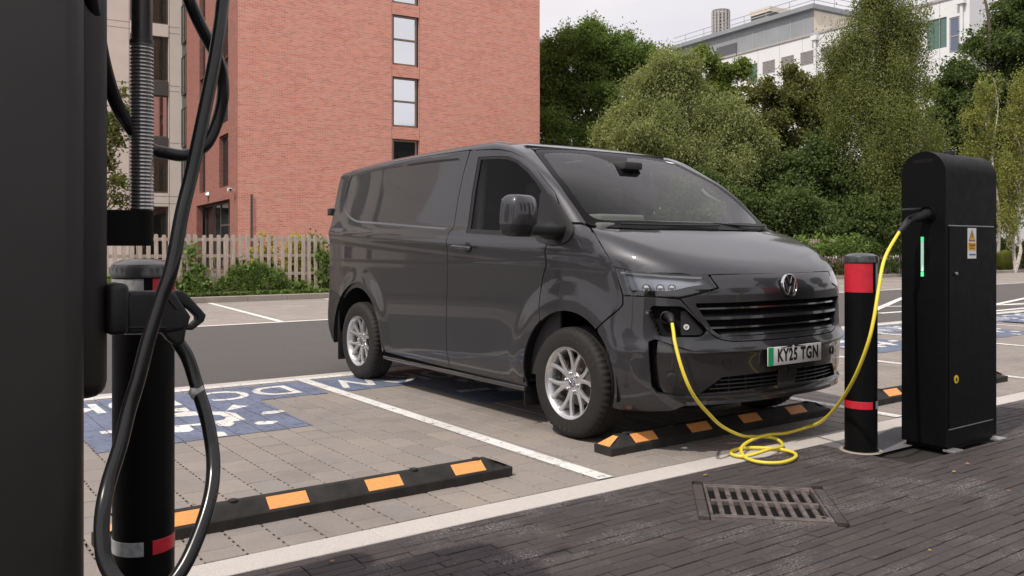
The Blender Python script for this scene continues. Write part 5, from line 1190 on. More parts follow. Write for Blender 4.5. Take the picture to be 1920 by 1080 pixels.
def tree(name, label, cat, base, blobs, n, size, mat_leaf, mat_bark, trunk_r=.22, seed=1, clump=.5, per=26, shell=.5, asp=1.9, droop=0., stretch=1., group=None, lean=0, stems=1, top=None, nb=26):
    rnd = random.Random(seed); o = empty(name, base, label=label, cat=cat, group=group); big = [(b[0], b[1], b[2], b[3]*.86, b[4]*.86) for b in blobs]
    for b in blobs:      # smaller boughs standing out of the main masses keep the outline uneven
        for _ in range(5):
            an = rnd.uniform(0, 2*math.pi); el = rnd.uniform(-.3, 1.35); k_ = rnd.uniform(.22, .42); big.append((b[0]+b[3]*.86*math.cos(an)*math.cos(el), b[1]+b[3]*.86*math.sin(an)*math.cos(el), b[2]+b[4]*.86*math.sin(el), b[3]*k_, b[4]*k_))
    blobs = big; bl = [(b[0]-base[0], b[1]-base[1], b[2]-base[2], b[3], b[4]) for b in blobs]
    L, C = cloud(bl, n, clump, per, shell, seed, stretch); L = L[L[:, 2] > .05]; V, Fq = leaf_quads(L, size, asp, droop, seed, flat=.75)
    link('crown', mesh_np('crown', V, Fq, mat_leaf), o)
    a = MB(); cx_ = np.average([b[0] for b in bl], weights=[b[3] for b in bl]); cy_ = np.average([b[1] for b in bl]); zt_ = top or max(b[2]+b[4]*.6 for b in bl)
    for s_ in range(stems):
        q = (cx_*.8+rnd.gauss(0, .5)*(stems > 1), cy_*.8+rnd.gauss(0, .3)*(stems > 1), zt_); pts = limb(a, (s_*.35-.17*(stems-1), rnd.uniform(-.1, .1), -.1), q, trunk_r, trunk_r*.18, rnd, 8, .05)
        for i in range(nb//stems):
            c = C[rnd.randrange(len(C))]; 
            t_ = min(.9, max(.12, (c[2]/zt_)-.18)); j = t_*8; p = pts[int(j)].lerp(pts[min(8, int(j)+1)], j-int(j)); limb(a, p, tuple(c), trunk_r*.38*(1-t_*.6), .012, rnd, 4, .14)
    a.build('trunk', mat_bark, o); return o
def blob(px, py, rx, rz, Z): p = atz(px, py, Z); return (p.x, p.y, p.z, rx*Z/1620., rz*Z/1620.)
def bpx(L, Z): return [blob(*(b[:4]), Z+(b[4] if len(b) > 4 else 0)) for b in L]
def ground_at(px, Z): p = atz(px, 462, Z); return (p.x, p.y, .05)
G1 = 'trees beyond the picket fence'
tree('oak_tree', 'tall dark oak behind the van roof next to the red brick building', 'tree', ground_at(1085, 50), bpx([(1070, 120, 62, 62), (1035, 190, 60, 62), (1110, 100, 50, 50), (1120, 190, 72, 75), (1170, 115, 48, 48), (1205, 150, 42, 50), (1055, 270, 70, 62, -2), (1150, 270, 70, 60), (1010, 150, 40, 70), (1080, 340, 100, 60), (1028, 112, 30, 34), (1218, 112, 20, 20), (1100, 75, 34, 28)], 50), 180000, .086, M['leaf_oak'], M['bark'], .35, 3, .52, 70, .35, group=G1)
tree('willow_tree', 'pale grey green willow in the middle of the tree line', 'tree', ground_at(1260, 37), bpx([(1245, 165, 55, 52), (1205, 210, 55, 52), (1165, 255, 50, 45), (1300, 215, 60, 55), (1355, 250, 55, 60), (1395, 290, 48, 50), (1240, 270, 80, 65, -1), (1320, 320, 90, 60), (1200, 330, 90, 60), (1290, 140, 24, 26)], 37), 210000, .052, M['leaf_willow'], M['bark'], .22, 5, .36, 70, .35, asp=2.5, droop=-.5, stretch=1.6, group=G1, nb=34)
tree('oak_tree', 'small bright green oak rising in front of the white building', 'tree', ground_at(1335, 44), bpx([(1322, 112, 24, 26), (1350, 140, 26, 22), (1385, 140, 17, 14), (1340, 175, 34, 30), (1300, 150, 22, 26), (1252, 110, 26, 18), (1395, 125, 12, 10), (1365, 205, 40, 30), (1330, 240, 40, 40)], 44), 24000, .10, M['leaf_bright'], M['bark'], .16, 8, .34, 50, .30, group=G1)
tree('hawthorn_tree', 'open bronze green tree between the willow and the weeping birch', 'tree', ground_at(1470, 41), bpx([(1420, 175, 34, 30), (1460, 200, 48, 42), (1510, 165, 40, 36), (1490, 150, 26, 22), (1525, 215, 42, 50), (1440, 255, 50, 50), (1500, 280, 60, 60)], 41), 40000, .085, M['leaf_brown'], M['bark'], .16, 9, .34, 50, .30, group=G1, nb=44)
tree('birch_tree', 'tall weeping birch rising above the top of the picture', 'tree', ground_at(1650, 36), bpx([(1655, -10, 52, 55), (1640, 55, 66, 60), (1690, 60, 50, 60), (1630, 140, 75, 75), (1700, 150, 62, 80), (1590, 190, 55, 75), (1650, 240, 90, 90, -1), (1610, 320, 90, 90), (1710, 290, 70, 100), (1670, 390, 110, 75), (1570, 120, 28, 40)], 36), 210000, .048, M['leaf_birch'], M['bark'], .20, 12, .24, 60, .35, asp=1.8, droop=.5, stretch=5.0, group=G1, nb=40)
tree('maple_tree', 'dark green tree filling the upper right corner', 'tree', ground_at(1850, 47), bpx([(1905, 30, 50, 50), (1870, 90, 50, 48), (1910, 130, 50, 60), (1830, 190, 56, 52), (1780, 235, 48, 46), (1870, 230, 60, 60), (1790, 300, 62, 60), (1870, 320, 70, 60), (1760, 370, 60, 60), (1850, 400, 80, 50), (1925, 60, 40, 60), (1800, 150, 36, 34), (1765, 190, 34, 34), (1895, 170, 50, 50)], 47), 120000, .105, M['leaf_dark'], M['bark'], .32, 14, .50, 70, .35, group=G1)
for i, (px, Z, lab, bl, sd_) in enumerate(((1868, 42, 'slender young birch with pale trunk just right of the charging post', [(1850, 175, 26, 30), (1835, 220, 30, 34), (1862, 260, 30, 40), (1830, 300, 28, 42), (1870, 340, 28, 44), (1815, 350, 22, 40), (1868, 410, 24, 30)], 21),
                                        (1905, 40, 'slender young birch at the right edge with drooping yellow green leaves', [(1915, 180, 24, 34), (1900, 240, 28, 40), (1925, 290, 28, 44), (1893, 320, 24, 46), (1915, 380, 26, 44), (1890, 420, 22, 34)], 22))):
    tree('birch_tree', lab, 'tree', ground_at(px, Z), bpx(bl, Z), 11000, .068, M['leaf_young'], M['birch'], .085, sd_, .20, 34, .15, asp=1.7, droop=.6, stretch=4.0, group='young birches right of the charging post', stems=2, nb=20)
# dark understorey shrubs behind the fence
shr = [(1330, 375, 90, 55, 35, 'leaf_dark', 'dark shrub behind the upper right edge of the windscreen'), (1440, 350, 85, 90, 37, 'leaf_dark', 'tall dark shrub above the bonnet of the van'), (1545, 350, 75, 100, 35.5, 'leaf_dark', 'tall dark shrub left of the weeping birch foot'), (1500, 400, 70, 45, 34.5, 'leaf_dark', 'low shrub just above the ivy covered fence'), (1640, 410, 80, 50, 34.6, 'leaf_dark', 'low dark shrub behind the bollard and charging post'), (1230, 340, 90, 60, 40, 'leaf_dark', 'dark shrub seen through the windscreen'), (1050, 380, 90, 60, 44, 'leaf_oak', 'shrub hidden behind the van cab'), (1410, 300, 45, 60, 38.5, 'leaf_willow', 'greyish shrub between willow and weeping birch')]
for i, (px, py, rx, rz, Z, m, lab) in enumerate(shr):
    tree('shrub', lab, 'shrub', ground_at(px, Z), bpx([(px, py, rx*.8, rz*.8), (px-rx*.5, py+rz*.3, rx*.6, rz*.7), (px+rx*.5, py+rz*.3, rx*.6, rz*.7), (px-rx*.2, py-rz*.5, rx*.45, rz*.5), (px, py+rz*.7, rx, rz*.5)], Z), 36000, .080, M[m], M['bark'], .07, 30+i, .36, 60, .35, group='understorey shrubs behind the fence', nb=10)
# climbers and hedging on the fence
def bush(name, label, cat, X0, X1, z0, z1, y0, y1, n, size, m, seed, group=None, lump=.35):
    r = np.random.default_rng(seed); k = max(3, int((X1-X0)/.35)); bl = []
    for i in range(k):
        x = X0+(X1-X0)*(i+.5)/k; h_ = (z1-z0)*r.uniform(.42, 1.1)/2; bl.append((x, (y0+y1)/2+r.uniform(-.08, .08), z0+h_, (X1-X0)/k*.75, h_))
    base = ((X0+X1)/2, (y0+y1)/2, z0); bl = [(b[0]-base[0], b[1]-base[1], b[2]-base[2], b[3], b[4]) for b in bl]
    L, C = cloud(bl, n, lump*.42, 30, .15, seed); L[:, 1] = np.clip(L[:, 1]*1.0, -(y1-y0)*.75, (y1-y0)*.75); L = L[(L[:, 2] > .0)]; V, Fq = leaf_quads(L, size, 1.3, 0, seed, flat=.3)
    o = empty(name, base, label=label, cat=cat, group=group); link('foliage', mesh_np('foliage', V, Fq, m), o)
    a = MB(); rnd = random.Random(seed)
    for i in range(6): c = C[rnd.randrange(len(C))]; limb(a, (rnd.uniform(-.3, .3)*(X1-X0), 0, -.02), tuple(c), .014, .005, rnd, 4, .2)
    a.build('stem', M['bark'], o); return o
fx = lambda px: (lambda a_: (a_*CN*FY+SN*FY)/(CN-a_*SN))((px-960)/1620.)
GI = 'climbing plants on the picket fence'
for i, (p0, p1, z0, z1, n, lab) in enumerate(((350, 385, .12, 1.36, 1100, 'narrow climber reaching the fence top just right of the near bollard'), (332, 440, .12, .50, 1300, 'low creeping plant at the fence foot behind the charging gun'), (430, 522, .12, 1.05, 3600, 'broad ivy mound in the middle of the left fence stretch'), (515, 548, .12, .62, 800, 'lower shoulder of greenery right of the broad ivy mound'), (560, 578, .12, .55, 260, 'thin sprig of climber on the fence left of the van tail'), (596, 640, .12, 1.5, 1700, 'tall climber against the van tail'), (196, 214, .12, .55, 200, 'small plant at the fence foot beside the charger cabinet'))):
    bush('climber', lab, 'climber', fx(p0), fx(p1), z0, z1, FY-.16, FY+.02, n, .075, M['leaf_ivy'], 50+i, GI)
for i, (p0, p1, z1, n, lab) in enumerate(((1440, 1530, 1.60, 8000, 'ivy hedge on the fence just behind the van bonnet'), (1525, 1600, 1.66, 8000, 'ivy hedge on the fence left of the bollard'), (1595, 1700, 1.66, 9000, 'ivy hedge on the fence between bollard and charging post'))):
    bush('ivy_hedge', lab, 'hedge', fx(p0), fx(p1), .85, z1, FY-.20, FY+.25, n, .08, M['leaf_ivy'], 70+i, GI, .45)
    bush('ivy_hedge', lab.replace('hedge on', 'growth low on'), 'hedge', fx(p0), fx(p1)-.2, .12, .95, FY-.14, FY+.2, int(n*.28), .08, M['leaf_ivy'] if i != 1 else M['leaf_brown'], 80+i, GI, .40)
for i, (p0, p1, z1, lab) in enumerate(((470, 510, 1.75, 'yellow leaved shrub behind the fence in front of the brick wall'), (540, 565, 1.7, 'small yellow shrub behind the fence nearer the van tail'), (575, 625, 2.0, 'green shrub with reddish tips behind the fence at the van tail'), (525, 600, 1.2, 'yellow green undergrowth behind the pickets near the van tail'))):
    bush('garden_shrub', lab, 'shrub', fx(p0)*1.08, fx(p1)*1.08, .1, z1, FY+1.1, FY+1.9, 2600, .07, M['leaf_yellow'] if i != 2 else M['leaf_bright'], 90+i, 'low shrubs behind the fence')
# verge plants at the kerb foot
r = np.random.default_rng(5); k = 5200; xs = r.uniform(fx(300), fx(640), k); C = np.stack([xs, 19.02+.28*r.random(k), .10+.10*r.random(k)], 1); V, Fq = leaf_quads(C, .07, 1.3, 0, 3, .5)
vg = link('verge_plants', mesh_np('verge_plants', V, Fq, M['leaf_ivy'])); tag(vg, 'strip of low leafy ground cover along the foot of the fence', 'ground cover', kind='stuff')
# right-hand bed: grasses and clipped hedge beyond the birches
for i, (px, Z, w_, h_, m, lab) in enumerate(((1900, 43.5, 1.6, 1.1, 'leaf_ivy', 'clipped dark hedge at the right edge beyond the birches'), (1885, 41.5, .9, .9, 'leaf_young', 'tuft of ornamental grass beside the birch trunks'))):
    p = ground_at(px, Z)
    if i == 0: bush('hedge', lab, 'hedge', p[0]-3.0, p[0]+4, .08, 1.75, p[1]-.4, p[1]+.4, 14000, .09, M['leaf_dark'], 101)
    else:
        k = 1500; r = np.random.default_rng(4); an = r.uniform(0, 2*np.pi, k); rr_ = r.random(k)**.6*.8; B0 = np.stack([.25*rr_*np.cos(an), .25*rr_*np.sin(an), np.zeros(k)], 1); T0 = np.stack([rr_*np.cos(an), rr_*np.sin(an), h_*(1.1-rr_**2*.8)], 1); sd_ = np.stack([-np.sin(an), np.cos(an), np.zeros(k)], 1)*.012
        V = np.stack([B0-sd_, B0+sd_, T0+sd_*.3, T0-sd_*.3], 1).reshape(-1, 3); g_ = link('grass_tuft', mesh_np('grass_tuft', V, np.arange(4*k).reshape(k, 4), M['leaf_young']), None, p); tag(g_, lab, 'grass')
# small tree at the far left, seen between the charger and the conduit
tree('thorn_tree', 'sparse small tree in front of the cream building at the left', 'tree', ground_at(150, 30), bpx([(218, 180, 20, 14), (205, 235, 22, 26), (232, 215, 14, 14), (215, 265, 20, 12), (215, 345, 24, 12), (228, 375, 16, 9), (190, 300, 30, 26), (140, 250, 50, 60)], 30), 5200, .09, M['leaf_brown'], M['bark'], .10, 41, .34, 20, .3, nb=46)
# ------------------------------------------------------------------ red brick building
BA = math.atan2(-.0974, .9953); BC = Vector((11.81, 36.095, 0))
bb = empty('brick_building', BC, BA, label='tall red brick building with a column of tall windows behind the van', cat='building')
def wall(name, x0, x1, z0, z1, holes, m, parent, T, rev=.18, mrev=None):
    "wall in local x-z with real openings; T places it; reveals go inward (+y)"
    xs = sorted({x0, x1, *[h[0] for h in holes], *[h[1] for h in holes]}); zs = sorted({z0, z1, *[h[2] for h in holes], *[h[3] for h in holes]}); a = MB()
    for i in range(len(xs)-1):
        for j in range(len(zs)-1):
            cx_, cz_ = (xs[i]+xs[i+1])/2, (zs[j]+zs[j+1])/2
            if any(h[0] < cx_ < h[1] and h[2] < cz_ < h[3] for h in holes): continue
            a.add([(xs[i], 0, zs[j]), (xs[i+1], 0, zs[j]), (xs[i+1], 0, zs[j+1]), (xs[i], 0, zs[j+1])], [(0, 1, 2, 3)])
    for h in holes:
        q = [(h[0], h[2]), (h[1], h[2]), (h[1], h[3]), (h[0], h[3])]
        for i in range(4): (xa, za), (xb, zb_) = q[i], q[(i+1) % 4]; a.add([(xa, 0, za), (xb, 0, zb_), (xb, rev, zb_), (xa, rev, za)], [(0, 1, 2, 3)])
    me = bpy.data.meshes.new(name); me.from_pydata(a.v, [], a.f); me.materials.append(m); o = link(name, me, parent); o.matrix_local = T; return o
def window(x0, x1, z0, z1, y, parent, T, mf, mg, bars=(), f=.06, open_=None, mg2=None):
    w_ = empty('window', (0, 0, 0)); w_.parent = parent; w_.matrix_local = T; a = MB()
    a.box((x0, y-.04, z0), (x0+f, y+.04, z1)); a.box((x1-f, y-.04, z0), (x1, y+.04, z1)); a.box((x0+f, y-.04, z0), (x1-f, y+.04, z0+f)); a.box((x0+f, y-.04, z1-f), (x1-f, y+.04, z1))
    for b in bars:
        if b[0] == 'h': a.box((x0+f, y-.04, b[1]-f*.6), (x1-f, y+.04, b[1]+f*.6))
        else: a.box((b[1]-f*.5, y-.035, z0+f), (b[1]+f*.5, y+.035, z1-f))
    a.build('frame', mf, w_); zs = [z0+f]+[b[1] for b in bars if b[0] == 'h']+[z1-f]
    for i in range(len(zs)-1):
        b = MB(); b.box((x0+f, y-.006, zs[i]+.002), (x1-f, y+.006, zs[i+1]-.002)); b.build('pane', (mg2 or mg) if i == 0 else mg, w_)
    return w_
ST = 2.862; WT = 11.88; I4 = Matrix.Identity(4)
holes = []
for k in range(-1, 6):
    zt_ = 3.28+2.862*k+.0; holes.append((6.93, 8.27, zt_-2.33, zt_))
holes = [h for h in holes if h[2] > .2]
hs = [(6.93, 8.27, 6.14-2.33+.0, 6.16), (6.93, 8.27, 6.72, 9.03), (6.93, 8.27, 9.57, 11.89), (6.93, 8.27, 12.42, 14.75), (6.93, 8.27, 15.28, 17.6), (6.93, 8.27, 1.0, 3.28)]
wall('wall', 0, 14.90, 0, 21, hs, M['brick'], bb, I4, .16)
a = MB(); a.box((.62, .17, 0), (14.88, 12, 20.9)); a.build('core', M['dark_panel'], bb)
for i, h in enumerate(hs):
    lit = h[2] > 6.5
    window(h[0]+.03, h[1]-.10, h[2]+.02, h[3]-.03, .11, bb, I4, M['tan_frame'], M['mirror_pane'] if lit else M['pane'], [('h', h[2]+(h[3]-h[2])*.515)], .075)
for x in (6.90, 8.285):
    a = MB(); a.box((x-.008, -.004, 0), (x+.008, .01, 21)); a.build('movement_joint', M['brick_shade_joint'], bb)
TR = Matrix.Translation((14.90, 0, 0)) @ Matrix.Rotation(R(90), 4, 'Z'); wall('wall', 0, 14, 0, 21, [], M['brick'], bb, TR)
# side facing left, with piers, tall dark window strips and the ground floor recess
TL = Matrix.Translation((0, 0, 0)) @ Matrix.Rotation(R(90), 4, 'Z') @ Matrix.Scale(1, 4)
hl_ = []
for k in range(6):
    z1_ = 6.2+2.86*k; z0_ = 3.86+2.86*k; hl_ += [(1.85, 3.75, z0_, z1_+(.5 if k else 0)), (7.0, 8.5, z0_, z1_+(.5 if k else 0))]
hl_.append((1.55, 9.3, .1, 3.28))
TLm = Matrix(((0, 1, 0, 0), (1, 0, 0, 0), (0, 0, 1, 0), (0, 0, 0, 1)))
wall('side_wall', 0, 12.2, 0, 21, hl_, M['brick_shade_joint'], bb, TLm, .30)
for h in hl_:
    if h[1]-h[0] > 4:
        window(h[0]+.02, h[0]+3.9, h[2], h[3]-.02, .45, bb, TLm, M['bronze'], M['pane'], [('v', h[0]+.9), ('v', h[0]+2.2), ('h', 2.2)], .07)
        window(h[0]+3.9, h[1]-.1, h[2], h[3]-.02, .45, bb, TLm, M['bronze'], M['pane'], [('v', h[0]+5.2)], .07)
    else:
        top_ = min(h[3], h[2]+2.34); window(h[0]+.02, h[1]-.02, h[2]+.02, top_, .20, bb, TLm, M['bronze'], M['pane'], [('v', h[0]+.55)], .06)
        if h[3] > top_+.1: a = MB(); a.box((h[0]+.01, .16, top_), (h[1]-.01, .26, h[3])); o = a.build('spandrel', M['dark_panel'], bb); o.matrix_local = TLm
a = MB(); a.box((-.05, .52, 0), (9.5, .60, 3.4)); o = a.build('lobby_back', M['dark_panel'], bb); o.matrix_local = TLm
# grey link strip
a = MB(); a.box((.12, 12.2, 0), (.3, 14.4, 21)); a.build('grey_strip', M['dark_panel'], bb)
for k in range(6): window(12.5, 13.9, 3.86+2.86*k, 6.0+2.86*k, -.02, bb, Matrix.Translation((.06, 0, 0)) @ TLm, M['bronze'], M['pane'], [('v', 13.1)], .06)
a = MB(); a.box((0, 0, 20.95), (14.9, 13.9, 21.1)); a.build('roof', M['dark_panel'], bb)
a = MB(); p_ = Vector((-.30, .55, 3.58)); a.rbox((-.32, .45, 3.52), (-.12, .58, 3.68), .02, 2); a.rbox((-.12, .49, 3.56), (0, .54, 3.60), .004, 1); a.build('security_camera', M['white'], bb)
a = MB(); a.cyl(.045, -.30, -.08, 16, Matrix.Translation((-.22, .35, 3.60)) @ Matrix.Rotation(R(90), 4, 'X') @ Matrix.Translation((0, 0, .1))); a.build('camera_lens', M['black_plastic'], bb)
a = MB(); a.lathe([(0, .16), (.16, .13), (.24, 0), (0, 0)], 24, Matrix.Translation((-.02, 6.2, 3.62)) @ Matrix.Rotation(R(-90), 4, 'Y') @ Matrix.Scale(1, 4), a0=R(-90), a1=R(90)); a.build('wall_lamp', M['steel'], bb)
M['house_glass'] = glass('house_glass', (.75, .78, .76), 1.2, 1.5); M['curtain'] = simple('curtain_cloth', (.50, .45, .38), .9)
# ------------------------------------------------------------------ cream panelled building
cbp = Vector((13.211, 50.405, 0)); cbn = empty('cream_building', cbp, BA, label='cream panelled building with tall dark framed windows at the left', cat='building')
rows = [(.4, 3.44), (4.18, 6.38), (7.27, 9.64), (10.41, 12.91), (13.6, 16.0), (16.6, 19)]
holes = []
for cxp in (-2.57, -8.3, -14.0, -19.7, -25.4, -31.1): holes += [(cxp, cxp+1.98, z0_, z1_) for z0_, z1_ in rows]
wall('wall', -36, .35, 0, 21, holes, M['cream'], cbn, I4, .22)
for h in holes:
    i = [r_[0] for r_ in rows].index(h[2]); mg = M['mirror_pane'] if (i == 2 and h[0] > -3) else M['house_glass']
    if mg is M['house_glass'] and i > 0:
        n_ = 60; x_ = np.linspace(h[0]+.75, h[1]-.12, n_); yy_ = .24+.03*np.sin(np.arange(n_)*1.05)+.008*np.sin(np.arange(n_)*2.3)
        V = [(x_[q], yy_[q], z_) for q in range(n_) for z_ in (h[2]+.05, h[3]-.05)]; me = bpy.data.meshes.new('curtain'); me.from_pydata(V, [], [(2*q, 2*q+2, 2*q+3, 2*q+1) for q in range(n_-1)]); me.materials.append(M['curtain']); link('curtain', me, cbn)
    window(h[0]+.02, h[1]-.02, h[2]+.02, h[3]-.02, .15, cbn, I4, M['bronze'], mg, [('v', h[0]+.62)], .07)
    if i < 5 and i > 0: a = MB(); a.box((h[0]+.01, -.012, h[3]), (h[1]-.01, .05, rows[i+1][0])); a.build('spandrel', M['dark_panel'] if i in (1, 2) else M['cream'], cbn)
for z in (3.6, 4.0, 6.62, 7.0, 9.9, 10.2, 13.15, 13.5, 16.3):
    a = MB(); a.box((-36, -.004, z-.012), (0, .002, z+.012)); a.build('panel_joint', M['tan_frame'], cbn)
for x in (-.56, -2.62, -4.2, -6.3, -9.9, -12):
    a = MB(); a.box((x-.012, -.0045, 0), (x+.012, .002, 21)); a.build('panel_joint', M['tan_frame'], cbn)
a = MB(); a.box((-36, .42, 0), (.3, 10, 21.1)); a.build('core', M['dark_panel'], cbn)
# ------------------------------------------------------------------ white hospital-like building on the right
HP = atz(1818, 462, 70.); HP.z = 0; hb = empty('white_building', HP, BA, label='long white clad building with grey rooftop storey and railings on the right', cat='building')
HI = Matrix.Rotation(-BA, 4, 'Z') @ Matrix.Translation(-HP)
def hloc(px, py, plane, v):
    "local coordinates of a photo point on the local plane x=v or y=v of the white building"
    a_ = (px-960)/1620.; d = HI.to_3x3() @ Vector((CN*a_+SN, -SN*a_+CN, -(py-462)/1620.)); o = HI @ Vector((0, 0, CAM_H)); t_ = (v-o[plane])/d[plane]; return o+d*t_
HX = Matrix(((0, 1, 0, 0), (1, 0, 0, 0), (0, 0, 1, 0), (0, 0, 0, 1)))
ztop = hloc(1744, 8.4, 0, 0).z; Lw = hloc(1200, 120, 0, 0).y
def hrect(p): P = [hloc(px, py, 0, 0) for px, py in p]; return (min(q.y for q in P), max(q.y for q in P), min(q.z for q in P), max(q.z for q in P))
lv = [hrect([(1429.6, 116.5), (1453, 135)]), hrect([(1464.5, 108), (1488.5, 127)]), hrect([(1500.5, 99.5), (1526, 119)]), hrect([(1538.5, 91), (1565, 111)])]
gp = hrect([(1403, 122), (1420, 155)]); g2 = hrect([(1738, 40), (1775, 88)]); w2 = hrect([(1780, 34), (1799, 96)])
zr0, zr1 = min(q[2] for q in lv), max(q[3] for q in lv)
zr0 = np.mean([q[2] for q in lv]); zr1 = np.mean([q[3] for q in lv])
more = []; pitch = lv[0][0]-lv[1][0]; wl = lv[0][1]-lv[0][0]
lvs = [(q[0], q[1], zr0, zr1) for q in lv]+[(lv[3][0]-pitch*k, lv[3][0]-pitch*k+wl, zr0, zr1) for k in range(1, 6) if lv[3][0]-pitch*k > g2[1]+1]
low = []; yy = 3
while yy < Lw-4: low.append((yy, yy+2.2, 1.5, 3.6)); low.append((yy, yy+2.2, 5.6, 7.9)); low.append((yy, yy+2.2, 9.8, 12.1)); yy += 5.2
low = [l for l in low if l[3] < zr0-.8]
wall('side_wall', 0, Lw, 0, ztop, lvs+[gp, g2, w2]+low, M['clad_white'], hb, HX, .15)
for q in lvs:
    f_ = empty('louvre_panel', (0, 0, 0)); f_.parent = hb; f_.matrix_local = HX
    a = MB(); a.box((q[0], .09, q[2]), (q[1], .12, q[3])); a.build('back', M['louvre'], f_)
    for k in range(9):
        z = q[2]+(q[3]-q[2])*(k+.5)/9; a = MB(); a.box((q[0]+.02, .03, z-.03), (q[1]-.02, .088, z+.03)); a.build('slat', M['louvre'], f_)
for q in low: window(q[0]+.02, q[1]-.02, q[2], q[3], .1, hb, HX, M['steel'], M['pane'], [('v', (q[0]+q[1])/2)], .08)
for q, m in ((gp, M['green_panel']), (g2, M['green_panel'])):
    n_ = 3 if q is g2 else 1
    for k in range(n_): a = MB(); s0 = q[0]+(q[1]-q[0])*k/n_; s1 = q[0]+(q[1]-q[0])*(k+1)/n_; a.box((s0+.02, .08, q[2]), (s1-.02, .12, q[3])); o = a.build('green_panel', m, hb); o.matrix_local = HX
t = NT('bluish_pane'); t.set(col=(.10, .13, .20), rough=.05, spec=1); M['bluepane'] = t.m
window(w2[0]+.03, w2[1]-.03, w2[2]+.03, w2[3]-.03, .1, hb, HX, M['steel'], M['bluepane'], [('h', hloc(1790, 67, 0, 0).z)], .09)
for px0 in (1530, 1805):
    y_ = hloc(px0, 70, 0, 0).y; zt_ = hloc(px0, 76 if px0 == 1530 else 8, 0, 0).z
    a = MB(); a.cyl(.13, 0, zt_, 14, Matrix.Translation((-.16, y_, 0))); a.box((-.42, y_-.35, zt_), (-.0, y_+.35, zt_+.45)); a.build('downpipe', M['clad_white'], hb)
for y_ in np.arange(2.6, Lw, 2.9):
    a = MB(); a.box((-.004, y_-.02, 0), (.002, y_+.02, ztop)); a.build('panel_joint', M['louvre'], hb)
a = MB(); a.box((-.10, -.05, ztop), (.25, Lw, ztop+.22)); a.build('coping', M['louvre'], hb)
# end wall towards the camera side
wall('end_wall', 0, 26, 0, ztop, [(1.1, 2.3, ztop-5.5, ztop-2.7), (3.0, 5.2, ztop-5.5, ztop-2.7)], M['clad_white'], hb, I4, .12)
a = MB(); a.box((1.1, .06, ztop-5.5), (2.3, .1, ztop-2.7)); a.build('olive_panel', M['olive_panel'], hb); window(3.0, 5.2, ztop-5.5, ztop-2.7, .08, hb, I4, M['steel'], M['bluepane'], [('v', 4.1)], .08)
a = MB(); a.box((0, .16, 0), (26, 0.2, 1)); 
a = MB(); a.box((.2, .3, ztop-.1), (26, Lw, ztop)); a.build('roof', M['louvre'], hb)
# rooftop storey
SX = 2.6; e_ = hloc(1525.4, 17, 0, SX); py0 = e_.y; pz1 = e_.z; pL = max(hloc(1262, 96, 0, SX).y, py0+10)
dq = hrect; d0 = hloc(1344, 103, 0, SX); d1 = hloc(1382, 80, 0, SX); dz1 = hloc(1382, 79.5, 0, SX).z; dz0 = hloc(1382, 100, 0, SX).z
a = MB(); a.box((SX, py0, ztop-.1), (SX+17, pL, pz1)); b_ = a.build('rooftop_storey', M['clad_grey'], hb)
for i, y_ in enumerate(np.arange(py0+1.2, pL, 1.75)):
    a = MB(); a.box((SX-.03, y_-.03, ztop), (SX-.001, y_+.03, pz1-.3)); a.build('cladding_rib', M['louvre'], hb)
a = MB(); a.box((SX-.06, d1.y, dz0), (SX-.035, d0.y, dz1)); a.build('dark_louvre', M['louvre_dark'], hb)
a = MB(); a.box((SX+.05, py0-.06, ztop), (SX+17, py0-.002, pz1-.15)); a.build('end_cladding', M['clad_cream'], hb)
for x_ in np.arange(SX+1.2, SX+17, 1.3): a = MB(); a.box((x_-.02, py0-.09, ztop), (x_+.02, py0-.061, pz1-.2)); a.build('cladding_rib', M['clad_cream'], hb)
a = MB(); a.box((SX-.5, py0-.35, pz1), (SX+17.2, pL, pz1+.45)); a.build('roof_edge', M['clad_grey'], hb)
for z_ in (pz1+.95, pz1+1.5):
    a = MB(); a.tube([(SX+.1, y_, z_) for y_ in (py0, pL)], .035, 6); a.tube([(SX+.1, py0, z_), (SX+17, py0, z_)], .035, 6); a.build('railing', M['steel'], hb)
for y_ in np.arange(py0, pL, 3.2): a = MB(); a.tube([(SX+.1, y_, pz1+.4), (SX+.1, y_, pz1+1.5)], .035, 6); a.build('railing_post', M['steel'], hb)
for x_ in np.arange(SX+.1, SX+17, 3.0): a = MB(); a.tube([(x_, py0, pz1+.4), (x_, py0, pz1+1.5)], .035, 6); a.build('railing_post', M['steel'], hb)
# plant box on the roof and the round flue tower
q0 = hloc(1408, 49, 0, SX+2.5); q1 = hloc(1443, 40, 0, SX+2.5); qz = hloc(1443, 11.5, 0, SX+2.5).z
a = MB(); a.box((SX+2.5, q1.y, pz1), (SX+7.5, q0.y, qz-.5)); a.build('plant_box', M['louvre_dark'], hb)
a = MB(); a.box((SX+2.4, q1.y-.1, qz-.55), (SX+7.6, q0.y+.1, qz)); a.build('plant_box_top', M['clad_cream'], hb)
for k in range(8): a = MB(); z = pz1+(qz-pz1)*(k+.5)/8; a.box((SX+2.44, q1.y+.1, z-.06), (SX+2.5, q0.y-.1, z+.06)); a.build('slat', M['louvre'], hb)
Zf = 118.; fb = atz(1351.5, 70, Zf); ft = atz(1351.5, 22, Zf); k_ = Zf/1620.
M['flue_ring'] = simple('flue_steel', (.20, .18, .165), .6)
fl = empty('flue_tower', (fb.x, fb.y, 0), label='round lattice flue tower on the roof line against the sky', cat='flue tower'); a = MB()
for k in range(14): an = 2*math.pi*k/14; a.tube([(15*k_*math.cos(an), 15*k_*math.sin(an), 0), (15*k_*math.cos(an), 15*k_*math.sin(an), ft.z)], .16, 6)
a.build('upright', M['louvre'], fl)['kind'] = 'stuff'
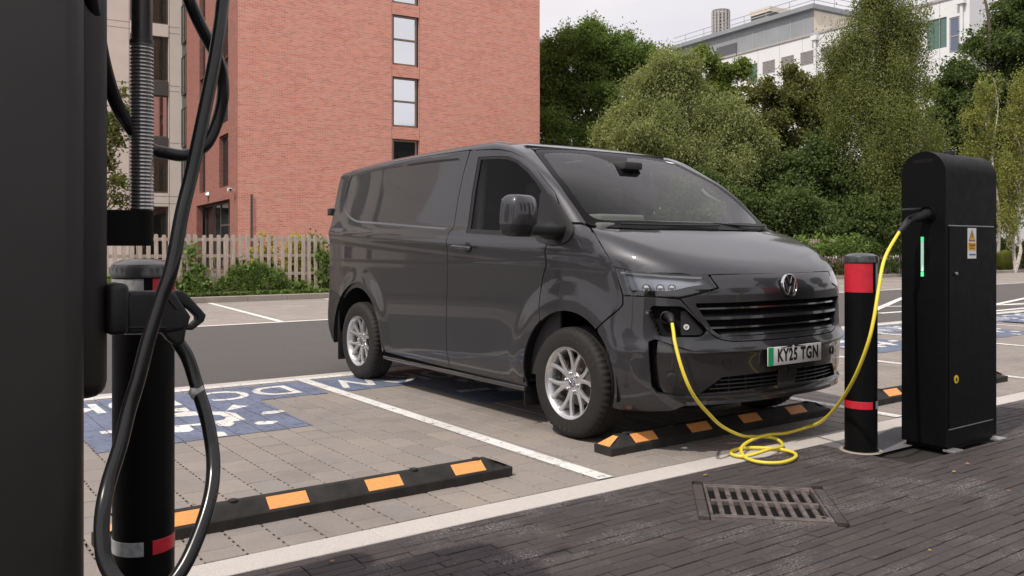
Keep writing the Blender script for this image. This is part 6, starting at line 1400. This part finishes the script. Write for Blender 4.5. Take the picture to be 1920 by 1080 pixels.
for k in range(11):
    z = fb.z-1+(ft.z-fb.z+1)*k/10; a = MB(); a.lathe([(14*k_, z-.14), (16.2*k_, z-.14), (16.2*k_, z+.14), (14*k_, z+.14), (14*k_, z-.14)], 28); a.build('ring', M['flue_ring'], fl)
a = MB(); a.cyl(6*k_, 0, ft.z-.4, 16); a.build('flue', M['louvre_dark'], fl)
# ------------------------------------------------------------------ surroundings behind and beside the camera (seen in reflections)
def place_tree(src, loc, s_, rz, label):
    r_ = src.copy(); COL.objects.link(r_); r_.location = loc; r_.scale = (s_,)*3; r_.rotation_euler = (0, 0, rz); r_['label'] = label; r_['group'] = 'trees around the car park outside the view'
    for ch in src.children: c = ch.copy(); COL.objects.link(c); c.parent = r_
oaks = [o for o in COL.objects if o.name.startswith('oak_tree')]
for x, y, s_, rz, lb in ((17, -19, .9, 1, 'broad oak behind the camera on the right'), (27, -12, 1.0, 2, 'tall oak far right behind the camera'), (8, -26, 1., 3, 'oak straight behind the camera'), (34, -3, .9, 4, 'oak at the right beyond the bays'), (-14, 24, .75, 5, 'oak beyond the fence left of the view'), (-25, 17, .8, .5, 'oak at the far left of the kerb'), (-20, 4, .7, 1.5, 'smaller oak left of the charging bays')):
    place_tree(oaks[0], (x, y, 0), s_, rz, lb)

# ------------------------------------------------------------------ fallen leaves and grit
r = np.random.default_rng(77); P = []
for k in range(420): P.append((r.uniform(-2, 34), 18.79-abs(r.normal(0, .16)), .004))
for k in range(130): P.append((r.uniform(-1, 12), 7.72+abs(r.normal(0, .35)), .002))
for k in range(60): P.append((r.uniform(0, 8), r.uniform(3.5, 7.3), .004))
for k in range(14): P.append((r.uniform(.8, 7), r.uniform(1.6, 3.1), .005))
C = np.array(P); V, Fq = leaf_quads(C*[1, 1, 0]+[0, 0, 1], .022, 1.5, 0, 9, 6.); V[:, 2] = (V[:, 2]-1)*.25+np.repeat(C[:, 2], 4)+.004
V[:, 2] = np.maximum(V[:, 2], .0035)
ll = link('leaf_litter', mesh_np('leaf_litter', V, Fq, M['leaf_litter'] if 'leaf_litter' in M else leaf('dry_leaves', (.16, .10, .05), (.36, .27, .10), .1, 3))); tag(ll, 'small dry leaves scattered on the road edge, bays and footway', 'leaf litter', kind='stuff')
